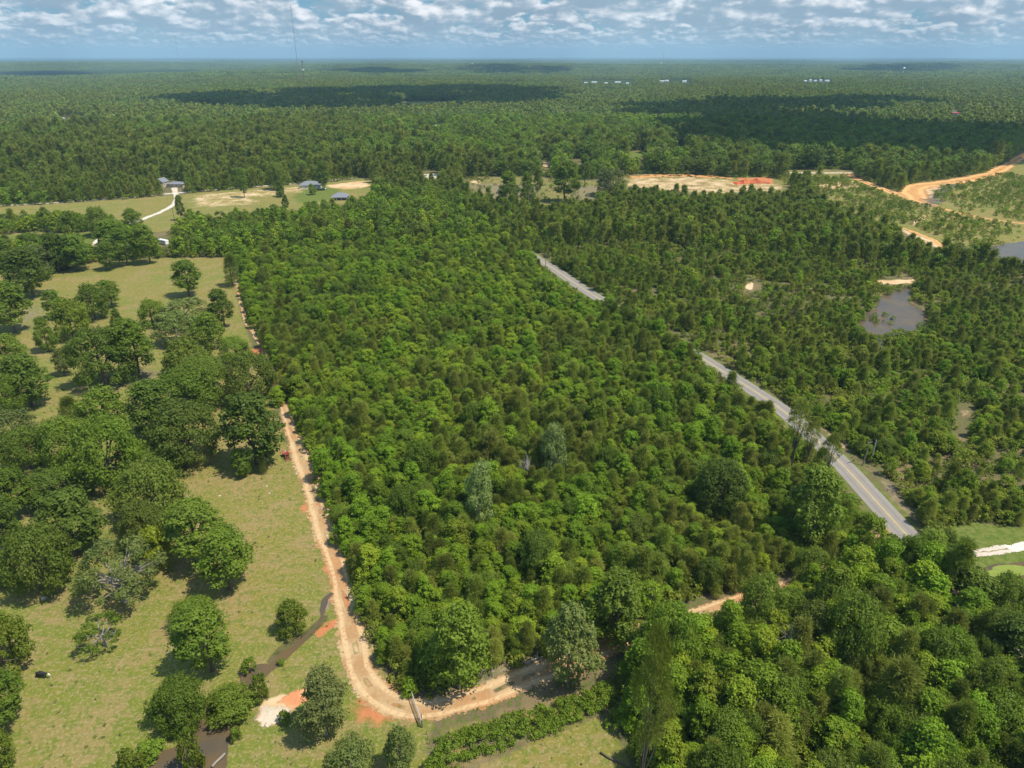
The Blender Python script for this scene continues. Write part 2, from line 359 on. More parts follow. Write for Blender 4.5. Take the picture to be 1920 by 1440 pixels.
# ------------------------------------------------------------------ ground: one sheet out to the horizon
rad = [0.0]; r = 40.0
while r < 60000:
    rad.append(r); r *= 1.0135 if r < 900 else (1.03 if r < 4000 else 1.12)
ang = list(np.radians(np.concatenate([np.arange(-52, 52, 0.2), np.arange(52, 308, 4.0)])))
RA, AN = np.meshgrid(np.array(rad[1:]), np.array(ang), indexing='ij')
gx, gy = (RA * np.sin(AN)).ravel(), (RA * np.cos(AN)).ravel()
nR, nA = RA.shape
def gmask(poly, soft):
    W = [G(x, max(y, 112)) for x, y in poly]
    xs = [p[0] for p in W]; ys = [p[1] for p in W]
    sel = (gx > min(xs) - soft * 3) & (gx < max(xs) + soft * 3) & (gy > min(ys) - soft * 3) & (gy < max(ys) + soft * 3)
    out = np.zeros(gx.shape)
    X, Y = gx[sel], gy[sel]
    d = edge_dist(X, Y, W); ins = inpoly(X, Y, W)
    out[sel] = np.clip(0.5 + np.where(ins, d, -d) / (2 * soft), 0, 1)
    return out
def lmask(pts, w, soft):
    d = edge_dist(gx, gy, [tuple(p) for p in pts], closed=False)
    return np.clip(0.5 + (w - d) / (2 * soft), 0, 1)
mx_ = np.maximum
grass = mx_(mx_(gmask(PASTURE, 3), gmask(BOTTOM, 2)), mx_(gmask(STRIP, 4), gmask(FIELD, 6)))
grass = mx_(grass, mx_(gmask(YARD, 6) * 1.0, gmask(SCRUB, 10) * 0.85)); grass = mx_(grass, gmask(SCRUB_R, 8) * 0.8)
grass = mx_(grass, ((vnoise(gx, gy * 1.5, 230, 61) > .81) & (vnoise(gx, gy, 900, 62) > .42) & (np.hypot(gx, gy) > 1250)) * 1.0)
grass = mx_(grass, gmask(CLEARING, 6) * 0.55); grass = mx_(grass, gmask(HEDGEROW, 3) * 0.62); grass = mx_(grass, gmask([(1320, 318), (1600, 318), (1610, 352), (1500, 350), (1300, 345)], 8) * 0.6)
lawn = mx_(gmask(LAWN, 2), mx_(gmask([(560, 352), (640, 345), (650, 372), (560, 384), (540, 372)], 8) * 0.7, gmask(GLIMPSES[0], 6)))
lawn = mx_(lawn, mx_(gmask([(0, 441), (190, 434), (186, 460), (0, 452)], 5) * 0.7, lmask(ROAD_W[::4], 6.5, 2.0) * 0.55))
SANDS = [([(480, 1350), (490, 1318), (530, 1300), (560, 1318), (540, 1345), (510, 1362)], 1.2, 1.0), ([(1180, 330), (1290, 331), (1400, 338), (1470, 345), (1482, 360), (1400, 362), (1330, 365), (1240, 358), (1160, 350)], 8, .52),
         ([(345, 366), (430, 358), (530, 350), (600, 346), (575, 362), (480, 372), (530, 378), (440, 388), (350, 392)], 10, 0.50), ([(610, 346), (690, 337), (698, 350), (655, 356), (610, 352)], 6, 0.7),
         ([(1525, 350), (1560, 342), (1600, 340), (1612, 350), (1560, 356)], 4, 1.0), ([(1700, 368), (1695, 352), (1735, 343), (1790, 342), (1760, 356), (1745, 375), (1740, 384)], 6, 1.0),
         ([(1680, 428), (1700, 432), (1772, 460), (1768, 468), (1730, 455)], 4, .9), ([(1645, 526), (1718, 524), (1716, 531), (1650, 533)], 2, 1.0), ([(1398, 532), (1412, 530), (1410, 542), (1399, 543)], 1.5, 1.0),
         ([(1650, 552), (1662, 548), (1660, 570), (1645, 562)], 2, .8), ([(1402, 1112), (1438, 1103), (1442, 1112), (1412, 1124)], 1.2, 1.0), ([(1796, 765), (1822, 770), (1808, 800), (1798, 830)], 3, 0.6),
         ([(1700, 450), (1725, 452), (1720, 460)], 3, .8), ([(1705, 412), (1738, 402), (1742, 408), (1712, 424)], 3, .8), ([(1550, 1066), (1578, 1058), (1582, 1068), (1556, 1074)], 1, 1.0),
         ([(1018, 302), (1032, 304), (1028, 314), (1018, 312)], 4, 1.0), ([(388, 248), (404, 248), (402, 251), (390, 251)], 10, 1.0), ([(1540, 795), (1600, 848), (1590, 850), (1535, 802)], 1.5, 0.7),
         ([(1085, 1240), (1120, 1222), (1130, 1232), (1090, 1256)], 1.2, .9), ([(870, 340), (905, 336), (900, 348)], 5, .7)]
sand = np.zeros(gx.shape)
for p, s, a in SANDS: sand = mx_(sand, gmask(p, s) * a)
sand = mx_(sand, gmask([(1120, 1222), (1180, 1186), (1250, 1160), (1330, 1134), (1400, 1112), (1480, 1090), (1476, 1104), (1400, 1130), (1330, 1154), (1240, 1186), (1180, 1212), (1130, 1240)], 2.0) * .70)
sand = mx_(sand, lmask(TRACK_W[::3], 1.4, 1.7) * 0.60)
clay = np.zeros(gx.shape)
for p, s, a in [([(560, 1345), (575, 1325), (598, 1345), (590, 1372), (562, 1368)], 1.0, 1.0), ([(1382, 333), (1448, 333), (1450, 344), (1390, 345)], 3, 1.0), ([(578, 1195), (600, 1172), (645, 1150), (636, 1172), (600, 1198)], 0.8, .75),
                ([(1678, 425), (1692, 428), (1690, 436)], 3, .9), ([(525, 1310), (560, 1290), (578, 1295), (560, 1325), (535, 1328)], 1, .7)]: clay = mx_(clay, gmask(p, s) * a)
for (cxp, cyp, rr, aa) in [(592, 950, 5, .6), (570, 800, 6, .6), (650, 1120, 4, .7), (640, 1060, 4, .8), (710, 1315, 6, .6), (500, 660, 8, .7), (1060, 1250, 5, .4)]:
    q = G(cxp, cyp); clay = mx_(clay, aa * np.clip(1.6 - np.hypot(gx - q[0], gy - q[1]) / rr, 0, 1))
brown = np.zeros(gx.shape)
for p, s, a in [([(830, 1300), (870, 1240), (960, 1215), (1060, 1195), (1120, 1210), (1060, 1250), (990, 1262), (900, 1292)], 2, 1.0), ([(870, 345), (1010, 345), (1000, 384), (940, 376)], 8, .9), ([(1070, 350), (1150, 345), (1130, 372), (1070, 376)], 8, .8),
                ([(610, 1112), (636, 1110), (630, 1125), (600, 1160), (596, 1145)], 0.8, 1.0), ([(1350, 690), (1400, 718), (1480, 758), (1560, 815), (1555, 822), (1470, 765)], 2, .7), ([(1620, 860), (1690, 920), (1745, 990), (1735, 995), (1670, 935)], 2.5, .9),
                ([(1020, 1230), (1110, 1210), (1120, 1225), (1040, 1260)], 2, .8), ([(800, 1352), (810, 1400), (850, 1430), (800, 1420)], 1, .8), ([(1520, 655), (1620, 690), (1600, 730)], 4, .3), ([(1800, 750), (1830, 760), (1812, 830), (1790, 800)], 4, .5),
                ([(270, 690), (320, 690), (300, 715), (210, 735), (150, 730)], 3, .6), ([(50, 560), (100, 575), (75, 620), (0, 640)], 4, .5), ([(850, 1390), (1090, 1340), (1092, 1350), (900, 1420)], 1, .8)]: brown = mx_(brown, gmask(p, s) * a)
wet = mx_(gmask([(500, 1240), (520, 1215), (570, 1185), (610, 1150), (625, 1145), (600, 1180), (560, 1215), (530, 1240), (505, 1250)], 1.0), 0 * gx)
one = np.ones(gx.shape)
V = np.column_stack([np.append(gx, 0), np.append(gy, 0), np.zeros(len(gx) + 1)])
A1 = np.column_stack([np.append(a, 0) for a in (grass, sand, clay, one)]); A2 = np.column_stack([np.append(a, 0) for a in (lawn, brown, wet, one)])
idx = np.arange(nR * nA).reshape(nR, nA); nx = np.roll(idx, -1, axis=1)
Fq = np.stack([idx[:-1], nx[:-1], nx[1:], idx[1:]], axis=-1).reshape(-1, 4)[:, ::-1]
m, t = new_mat('ground_cover'); M['ground'] = m
pos = t.n('ShaderNodeNewGeometry').outputs['Position']
a1 = t.n('ShaderNodeSeparateColor', {0: t.n('ShaderNodeAttribute', attribute_name='cover_a').outputs['Color']})
a2 = t.n('ShaderNodeSeparateColor', {0: t.n('ShaderNodeAttribute', attribute_name='cover_b').outputs['Color']})
nb, nm, ns, nd = t.noise(pos, 0.018, 3), t.noise(pos, 0.085, 5, 0.6), t.noise(pos, 0.55, 5, 0.62), t.noise(pos, 3.2, 4, 0.7)
def edge(mask, k=0.55):
    return t.ss(t.m('ADD', mask, t.m('MULTIPLY', t.m('SUBTRACT', t.m('ADD', t.m('MULTIPLY', nm, 0.5), t.m('MULTIPLY', ns, 0.5)), 0.5), k * 2)), 0.36, 0.64)
nf0 = t.noise(pos, 1.1, 5, 0.7); floor = t.mix(t.ss(nf0, 0.45, 0.56), (0.150, 0.108, 0.066), (0.085, 0.115, 0.024)); floor = t.mix(t.m('MULTIPLY', t.ss(nm, .5, .58), .5), floor, (0.23, 0.155, 0.09))
stk = t.noise(t.n('ShaderNodeVectorMath', {0: pos, 1: (0.35, 1.1, 1.0)}, operation='MULTIPLY').outputs[0], 0.35, 5, 0.7)
nf = t.noise(pos, 1.5, 4, 0.7)
g = t.mix(t.ss(nb, 0.42, 0.60), (0.145, 0.165, 0.026), (0.190, 0.168, 0.036))
g = t.mix(t.m('MULTIPLY', t.ss(nm, 0.49, 0.59), 0.66), g, (0.255, 0.182, 0.076))
g = t.mix(t.m('MULTIPLY', t.ss(stk, 0.50, 0.57), 0.50), g, (0.255, 0.185, 0.082))
g = t.mix(t.m('MULTIPLY', t.ss(ns, 0.50, 0.43), 0.65), g, (0.105, 0.145, 0.020))
g = t.mix(t.m('MULTIPLY', t.ss(nd, 0.53, 0.66), 0.40), g, (0.10, 0.115, 0.032))
g = t.mix(t.m('MULTIPLY', t.ss(nf, 0.52, 0.58), 0.60), g, (0.31, 0.24, 0.12))
lw = t.mix(t.ss(ns, .4, .6), (0.082, 0.122, 0.018), (0.135, 0.158, 0.036)); lw = t.mix(t.m('MULTIPLY', t.ss(nf, .5, .62), .4), lw, (0.20, 0.20, 0.07))
sn = t.mix(t.ss(nm, 0.4, 0.6), (0.56, 0.35, 0.17), (0.64, 0.48, 0.29)); sn = t.mix(t.m('MULTIPLY', ns, 0.4), sn, (0.32, 0.22, 0.12))
cl = t.mix(ns, (0.36, 0.10, 0.045), (0.52, 0.24, 0.10))
bw = t.mix(t.ss(ns, .42, .58), (0.17, 0.12, 0.08), (0.27, 0.20, 0.135)); bw = t.mix(t.ss(nf0, 0.49, 0.56), bw, (0.13, 0.15, 0.04)); bw = t.mix(t.m('MULTIPLY', t.ss(nd, .55, .62), .6), bw, (0.36, 0.29, 0.21))
wt = t.mix(t.ss(ns, .42, .58), (0.055, 0.062, 0.022), (0.10, 0.088, 0.04))
c = t.mix(edge(a1.outputs[0]), floor, g)
c = t.mix(edge(a2.outputs[0]), c, lw)
c = t.mix(edge(a2.outputs[1]), c, bw)
c = t.mix(t.m('MULTIPLY', edge(a2.outputs[2], 0.3), 0.85), c, wt)
c = t.mix(edge(a1.outputs[1]), c, sn)
c = t.mix(edge(a1.outputs[2]), c, cl)
bp = t.n('ShaderNodeBump', {'Strength': 0.7, 'Distance': 0.35, 'Height': t.m('ADD', ns, t.m('MULTIPLY', nd, 0.5))})
bs = t.n('ShaderNodeBsdfPrincipled', {'Base Color': c, 'Roughness': 0.95, 'Specular IOR Level': 0.08, 'Normal': bp.outputs[0]})
t.n('ShaderNodeOutputMaterial', {0: bs.outputs[0]})
gm = mesh_np('ground', V, Fq, M['ground'], {'cover_a': A1, 'cover_b': A2})
import bmesh
bm = bmesh.new(); bm.from_mesh(gm); bm.verts.ensure_lookup_table()
cv = bm.verts[nR * nA]
for k in range(nA): bm.faces.new((bm.verts[k], cv, bm.verts[(k + 1) % nA])).material_index = 0
bm.to_mesh(gm); bm.free()
ground = tag(link('ground', gm), kind='structure')
# ------------------------------------------------------------------ roads, tracks, water: sheets above the ground
nrng = np.random.default_rng(5)
def wob(n, amp, per):
    k = max(2, int(n / per) + 2); a = nrng.normal(0, 1, k)
    return np.interp(np.linspace(0, k - 1, n), np.arange(k), a) * amp
def ribbon(name, P, width, mat, z, jag=0.0, off=0.0, kind='structure', per=3, parent=None, cols=4):
    P = np.asarray(P); n = len(P)
    T = np.gradient(P, axis=0); T /= np.linalg.norm(T, axis=1)[:, None] + 1e-9
    N = np.column_stack([T[:, 1], -T[:, 0]])
    W = np.interp(np.linspace(0, 1, n), np.linspace(0, 1, len(width)), width) / 2 if isinstance(width, (list, tuple)) else np.full(n, width / 2)
    L, Rr = W + wob(n, jag, per) + wob(n, jag * .3, 2), W + wob(n, jag, per) + wob(n, jag * .3, 2)
    V = []; U = []
    for j in range(cols + 1):
        f = j / cols; o = -L * (1 - f) + Rr * f + off
        V.append(np.column_stack([P + N * o[:, None], np.full(n, z)])); U.append(np.full(n, 2 * f - 1))
    V = np.vstack(V); I = np.arange((cols + 1) * n).reshape(cols + 1, n)
    Fq = np.stack([I[:-1, :-1], I[1:, :-1], I[1:, 1:], I[:-1, 1:]], -1).reshape(-1, 4)
    o = link(name, mesh_np(name, V, Fq, mat, {'across': np.concatenate(U)}), parent)
    if kind: o['kind'] = kind
    return o
def W_(pts, step=1.0): return smooth_path([G(*p) for p in pts], step)
ribbon('dirt_track', TRACK_W, [1.3, 1.3, 1.5, 1.7, 1.9, 2.3, 3.4, 6.4, 7.4, 6.6, 6.6, 5.5, 2.6, 2.0], M['sand'], 0.03, jag=0.35, per=7)
ribbon('paved_road', ROAD_W, 6.8, M['asphalt'], 0.05, jag=0.03)
for s in (-0.15, 0.15): ribbon('road_markings', ROAD_W, 0.16, M['yline'], 0.062, off=s, cols=1)
TOPROAD = [(-300, 405), (-100, 393), (0, 386), (130, 378), (240, 370), (320, 363), (400, 356), (530, 346), (600, 340), (690, 331), (760, 328), (815, 327), (900, 324), (1000, 322), (1200, 321), (1400, 323), (1480, 324), (1590, 324), (1700, 321), (1900, 312)]
ribbon('far_road', W_(TOPROAD, 5), 6.5, M['gravel'], 0.05, jag=0.1)
ribbon('side_road', W_([(796, 340), (806, 334), (812, 326)], 2), 12, M['gravel'], 0.06)
ribbon('driveway', W_([(176, 462), (190, 446), (215, 432), (245, 420), (270, 410), (300, 398), (322, 386), (331, 374), (329, 362), (326, 352)], 2), [5, 5, 5, 4.6, 4.6, 5, 6], M['gravel'], 0.07, jag=0.25)
ribbon('gravel_drive', W_([(1765, 1052), (1782, 1040), (1805, 1037), (1850, 1035), (1890, 1029), (1930, 1022), (2050, 1000)], 0.8), 3.2, M['gravel'], 0.06, jag=0.15)
ribbon('grass_median', W_([(1805, 1037), (1850, 1035), (1890, 1029)], 0.6), 0.3, plain('dry_median', (0.20, 0.17, 0.09)), 0.068, jag=0.16, per=2)
ribbon('haul_road', W_([(1585, 324), (1600, 332), (1625, 343), (1665, 358), (1715, 374), (1770, 392), (1830, 406), (1890, 416), (1960, 424), (2060, 440)], 2), [8, 8, 9, 10, 12, 10, 6, 5, 5, 5], M['orange'], 0.05, jag=0.7)
ribbon('haul_road', W_([(1725, 376), (1712, 362), (1722, 350), (1760, 344), (1820, 336), (1860, 326), (1885, 312), (1905, 300), (1930, 288), (1990, 276), (2100, 262)], 3), [22, 24, 22, 18, 14, 13, 16, 26, 34, 30], M['orange'], 0.09, jag=1.2)
ribbon('dirt_track', W_([(1690, 426), (1715, 436), (1745, 448), (1770, 463)], 1), [2, 4, 5, 4], M['orange'], 0.03, jag=0.6)
def sheet(name, poly, mat, z, jag=0.4, step=1.2, kind='structure'):
    P = smooth_path([G(*p) for p in poly] + [G(*poly[0])], step)[:-1]
    c = P.mean(0); d = P - c; n = len(P)
    jj = 1 + (wob(n, jag, 4) + wob(n, jag * .4, 1)) / (np.linalg.norm(d, axis=1) + 1)
    fr = [0.02, .3, .55, .75, .9, 1.0]; V = np.vstack([np.column_stack([c + d * jj[:, None] * f_, np.full(n, z)]) for f_ in fr]); I = np.arange(n * len(fr)).reshape(len(fr), n)
    Fq = np.stack([I[:-1], np.roll(I, -1, 1)[:-1], np.roll(I, -1, 1)[1:], I[1:]], -1).reshape(-1, 4)
    me = mesh_np(name, V, Fq, mat, {'across': np.repeat(fr, n)})
    if me.polygons[0].normal.z < 0: me.flip_normals()
    o = link(name, me); o['kind'] = kind; return o
sheet('pond', POND_R, M['water'], 0.04, 1.0)
sheet('pond', POND_FR, M['water'], 0.04, 1.0)
sheet('pond', [(450, 1284), (452, 1266), (470, 1250), (498, 1246), (512, 1254), (500, 1268), (480, 1284)], M['water'], 0.04, 0.2, 0.5)
ribbon('creek', W_([(624, 1112), (610, 1126), (606, 1146), (592, 1176), (562, 1204), (530, 1232), (504, 1254)], .6), [1.0, 1.3, .7, .9, 1.5, 2.0, 1.8], M['water'], 0.034, jag=0.2)
sheet('pond', [(262, 1450), (290, 1415), (340, 1395), (368, 1368), (385, 1340), (420, 1336), (445, 1352), (448, 1372), (430, 1392), (428, 1420), (410, 1460), (330, 1500)], M['water'], 0.04, 0.25, 0.5)
sheet('pond', [(1840, 1078), (1850, 1062), (1890, 1056), (1950, 1058), (2020, 1080), (2000, 1130), (1930, 1110), (1880, 1104)], M['water'], 0.04, 0.3, 0.6)
m, t = new_mat('duckweed'); M['weed'] = m
pos = t.n('ShaderNodeNewGeometry').outputs['Position']; n1 = t.noise(pos, 0.8, 5)
bs = t.n('ShaderNodeBsdfPrincipled', {'Base Color': t.mix(n1, (0.11, 0.16, 0.014), (0.23, 0.26, 0.025)), 'Roughness': 0.7}); t.n('ShaderNodeOutputMaterial', {0: bs.outputs[0]})
tag(sheet('pond_weed', [(1846, 1074), (1858, 1064), (1890, 1059), (1930, 1064), (1945, 1074), (1915, 1080), (1908, 1086), (1890, 1082), (1862, 1082)], M['weed'], 0.06, 0.35, 0.5, 'stuff'), 'lime green weed floating on the pond by the gravel drive')
# ------------------------------------------------------------------ tree templates
def cards(rng, C, Nrm, size, k=4, elong=1.0, up=None):
    """leaf-spray faces centred at C, facing Nrm"""
    n = len(C)
    a = np.cross(Nrm, rng.normal(0, 1, (n, 3))); a /= np.linalg.norm(a, axis=1)[:, None] + 1e-9
    b = np.cross(Nrm, a)
    s = size * rng.uniform(0.6, 1.35, n)[:, None]
    if k == 4:
        j = rng.uniform(0.7, 1.2, (4, n, 1))
        P = np.stack([C - a * s * .5 * elong * j[0], C - b * s * .42 * j[1] + a * s * .1, C + a * s * .5 * elong * j[2], C + b * s * .42 * j[3] - a * s * .1], 1)
    else:
        P = np.stack([C - b * s * .22, C + b * s * .22, C + a * s * elong], 1)
    return P.reshape(-1, 3), k
def blobs(rng, prof, n, z0, z1, rb, inner=0.35):
    """clump centres inside the crown envelope prof(t) -> radius"""
    out = []; ox, oy = rng.uniform(-.14, .14, 2) * prof(.4)
    for i in range(n):
        t = ((i + rng.uniform(0, 1)) / n) ** 0.8
        z = z0 + (z1 - z0) * t; Rr = prof(t)
        a = i * 2.399 + rng.uniform(-.5, .5)
        q = Rr * (inner + (1 - inner) * rng.uniform(0.2, 1.0) ** 0.5)
        q = max(0, q - rb * 0.55)
        out.append((q * math.cos(a) * 1.08 + ox * t, q * math.sin(a) * .93 + oy * t, min(z, z1 - rb * .5), rb * rng.uniform(0.5, 1.35)))
    return out
def crown_mesh(name, rng, B, ncard, size, mat, axis_z, k=4, elong=1.0, squash=0.72, spiky=0.0):
    B = np.array(B); w = B[:, 3] ** 2; which = rng.choice(len(B), ncard, p=w / w.sum())
    d = rng.normal(0, 1, (ncard, 3)); d /= np.linalg.norm(d, axis=1)[:, None]
    outw = B[which, :3] - np.array([0, 0, axis_z]); outw /= np.linalg.norm(outw, axis=1)[:, None] + 1e-6
    d += outw * 0.55; d[:, 2] += 0.35; d /= np.linalg.norm(d, axis=1)[:, None]
    rr = (B[which, 3] * rng.triangular(0.35, 0.98, 1.28, ncard) * (1 + 0.25 * np.sin(7 * d[:, 0] + 5 * d[:, 1] + which)))[:, None]
    C = B[which, :3] + d * rr * np.array([1, 1, squash])
    C[:, 2] = np.maximum(C[:, 2], 0.15)
    N = d + rng.normal(0, 0.55, (ncard, 3)) + np.array([0, 0, 0.25]); N /= np.linalg.norm(N, axis=1)[:, None]
    if spiky:
        dd = d + rng.normal(0, 0.5, (ncard, 3)); dd /= np.linalg.norm(dd, axis=1)[:, None]
        b = np.cross(dd, rng.normal(0, 1, (ncard, 3))); b /= np.linalg.norm(b, axis=1)[:, None] + 1e-9
        s = size * rng.uniform(0.6, 1.4, ncard)[:, None]
        P = np.stack([C - b * s * spiky, C + b * s * spiky, C + dd * s], 1).reshape(-1, 3); k = 3
    else: P, k = cards(rng, C, N, size, k, elong)
    bt = rng.uniform(0, 1, len(B))
    tone = np.clip(0.55 * bt[which] + 0.45 * rng.uniform(0, 1, ncard) , 0, 1)
    return mesh_np(name, P, np.arange(len(P)).reshape(-1, k), mat, {'tone': np.repeat(tone, k)})
def trunk_mesh(name, rng, B, h, r, mat, limbs=7, fork=0.3, n=6, twig=0):
    mb = MB(); bend = rng.uniform(-.25, .25, 2)
    mb.tube([(0, 0, -.2), (bend[0] * .3, bend[1] * .3, h * fork * .6), (bend[0], bend[1], h * fork), (bend[0] * 1.4, bend[1] * 1.4, h * .62), (0, 0, h * .86)], [r * 1.35, r, r * .9, r * .5, r * .12], n)
    for b in list(B)[::max(1, len(B) // max(limbs, 1))][:limbs]:
        z0 = h * fork * rng.uniform(.8, 1.5); e = Vector(b[:3]); z0 = min(z0, e.z)
        s = Vector((bend[0], bend[1], z0)); md = s.lerp(e, .5) + Vector((rng.uniform(-.4, .4), rng.uniform(-.4, .4), rng.uniform(0, .6)))
        mb.tube([s, md, e], [r * .5, r * .3, r * .1], 5)
        for _ in range(twig):
            q = s.lerp(e, rng.uniform(.35, .95)); mb.tube([q, q + Vector(rng.normal(0, 1, 3)) * 1.1 + Vector((0, 0, .5))], [r * .14, r * .03], 4)
    o = mb; me = bpy.data.meshes.new(name); me.from_pydata(o.v, [], o.f); me.materials.append(mat); me.update()
    return me
def dome(R): return lambda t: R * math.sqrt(max(0.03, 1 - (max(0, t - 0.28) / 0.76) ** 2)) * (0.80 + 0.2 * min(1, t / .28))
def egg(R): return lambda t: R * (min(1, 0.55 + t * 2.2) if t < .25 else math.sqrt(max(0.02, 1 - ((t - .25) / .78) ** 1.7)))
def cone(R): return lambda t: R * (min(1, .6 + 2 * t)) * (1 - t) ** 0.62 + .12
T = {}      # kind -> list of (crown mesh, trunk mesh, width, height)
def template(kind, seed, prof, R, h, zb, nb, rb, nc, size, mat, trunk_r=.3, bark='bark', limbs=7, twig=0, **k):
    rng = np.random.default_rng(seed); B = blobs(rng, prof(R), nb, zb, h, rb)
    c = crown_mesh('crown', rng, B, nc, size, M[mat], (zb + h) * .45, **k)
    tr = trunk_mesh('trunk', rng, B, h, trunk_r, M[bark], limbs, twig=twig, fork=k.get('fork', .3))
    T.setdefault(kind, []).append((c, tr, 2 * R, h))
for s in range(4): template('oak', 10 + s, dome, 7.0, 11.0, 1.7, 62, 1.75, 15000, .40, 'oak', .42)
for s in range(2): template('darkoak', 20 + s, dome, 7.0, 11.5, 1.5, 55, 1.9, 15000, .40, 'dark', .45)
for s in range(4): template('gum', 30 + s, egg, 2.9, 9.0, .9, 38, .9, 5600, .31, 'gum', .14, limbs=4)
for s in range(4): template('pine', 40 + s, cone, 2.7, 9.8, 1.2, 40, .85, 6000, .52, 'pine', .16, limbs=5, spiky=.09, squash=.8)
for s in range(2): template('tallpine', 50 + s, egg, 3.4, 19.0, 10.0, 34, 1.05, 5200, .55, 'pine', .26, limbs=9, spiky=.10, squash=.7)
for s in range(2): template('greytree', 60 + s, egg, 4.2, 9.0, 1.4, 34, 1.25, 5600, .36, 'grey', .2, 'pale_bark', limbs=8)
M['pale'] = leaf('pale_leaves', (0.17, 0.24, 0.055), (0.31, 0.38, 0.11), (0.26, 0.32, 0.09))
for s in range(2): template('pale', 66 + s, egg, 4.0, 9.0, 1.2, 40, 1.15, 7500, .34, 'pale', .2, 'pale_bark', limbs=8)
template('yellow', 70, egg, 3.4, 7.0, 1.0, 26, 1.15, 4200, .40, 'yellow', .2)
for s in range(2): template('bright', 72 + s, dome, 4.2, 8.0, .8, 34, 1.35, 6200, .40, 'bright', .25)
template('sparse', 80, dome, 7.5, 10.0, 3.0, 44, 1.25, 9000, .36, 'grey', .40, 'pale_bark', limbs=26, twig=3)
template('sparse', 81, dome, 4.5, 7.0, 2.4, 22, .9, 2300, .34, 'oak', .22, 'pale_bark', limbs=14, twig=2)
for s in range(2): template('bush', 90 + s, dome, 1.5, 2.3, .2, 14, .62, 1100, .28, 'bright', .07, limbs=3)
template('cedar', 95, cone, 2.6, 6.0, .4, 26, .9, 3200, .38, 'dark', .2, limbs=3)
template('talloak', 120, egg, 5.0, 20.0, 5, 44, 1.75, 9000, .55, 'oak', .3); template('talldark', 121, egg, 5.0, 20.0, 4, 44, 1.75, 9000, .55, 'dark', .3)
template('tallbright', 122, egg, 5.0, 18.0, 2, 44, 1.7, 9000, .5, 'bright', .3); template('tallgrey', 123, egg, 5.0, 18.0, 3, 44, 1.6, 9000, .45, 'grey', .3, 'pale_bark')
SHRUB = []
for s in range(3):
    rng = np.random.default_rng(100 + s); B = blobs(rng, dome(1.5), 9, .2, 1.8, .6)
    SHRUB.append(crown_mesh('shrub', rng, B, 300, .34, M['scrub'], .6))
MID = {}; LOW = {}
for i, (kd, prof, R, h, zb, mt, sp) in enumerate([('oak', dome, 4.6, 11, 3, 'oak', 0), ('gum', egg, 3.1, 10, 1.5, 'gum', 0), ('pine', cone, 2.8, 12, 3, 'pine', .16)]):
    for s in range(3):
        rng = np.random.default_rng(200 + i * 10 + s); B = blobs(rng, prof(R), 20, zb, h, R * .36)
        MID.setdefault(kd, []).append(crown_mesh(kd + '_mid', rng, B, 620 if kd != 'pine' else 800, .80 if kd != 'pine' else 1.25, M[mt], h * .4, spiky=sp))
    for s in range(2):
        rng = np.random.default_rng(300 + i * 10 + s); B = blobs(rng, prof(R * 1.35), 11, zb, h * 1.15, R * .55)
        LOW.setdefault(kd, []).append(crown_mesh(kd + '_far', rng, B, 110, 2.0, M['far' if kd != 'pine' else 'pine'], h * .4))
CLUMP = []
for s in range(3):
    rng = np.random.default_rng(400 + s); B = []
    for i in range(48):
        x, y = rng.uniform(-32, 32, 2); hh = rng.uniform(8, 17)
        B += [(x, y, hh - 2, rng.uniform(3.2, 5.2)), (x + 1, y, hh - 6, 4.6)]
    CLUMP.append(crown_mesh('clump', rng, B, 1700, 4.2, M['far'], 5))
FLOORC = []
# ------------------------------------------------------------------ hand-placed trees (photo box -> real place and size)
def place(kind, box, name, label, cat, var=0, group=None, rz=None, zb=0.12):
    x0, y0, x1, y1 = box; cx, cy = (x0 + x1) / 2, (y0 + y1) / 2
    wpx = x1 - x0; hp = (y1 - y0) / 2; by = y1
    for _ in range(6):
        gx_, gy_ = G(cx, by); dep = gy_ * CP + HC * SP; k = F / dep
        a = math.atan2(HC, math.hypot(gx_, gy_)); Rm = wpx / 2 / k
        v = max(hp * hp - (wpx / 2 * math.sin(a)) ** 2, 0) ** .5 / k / math.cos(a)
        Rz = max(v, .42 * Rm); hgt = 2 * Rz / (1 - zb); zc = hgt * (1 + zb) / 2
        by = cy + k * zc * math.cos(a)
    if hgt / (2 * Rm) > 1.15: kind = {'oak': 'talloak', 'darkoak': 'talldark', 'bright': 'tallbright', 'greytree': 'tallgrey'}.get(kind, kind)
    c, tr, W, Hh = T[kind][var % len(T[kind])]
    px_, py_ = G(cx, by)
    e = link(name, None, loc=(px_, py_, 0), rz=rz if rz is not None else (x0 * 1.7 + y0) % 6.28)
    e.scale = (2 * Rm / W * .95, 2 * Rm / W * .95, hgt / Hh * .96)
    tag(e, label, cat, group)
    link('crown', c, e); link('trunk', tr, e)
    HAND.append((px_, py_, Rm))
    return e
HAND = []
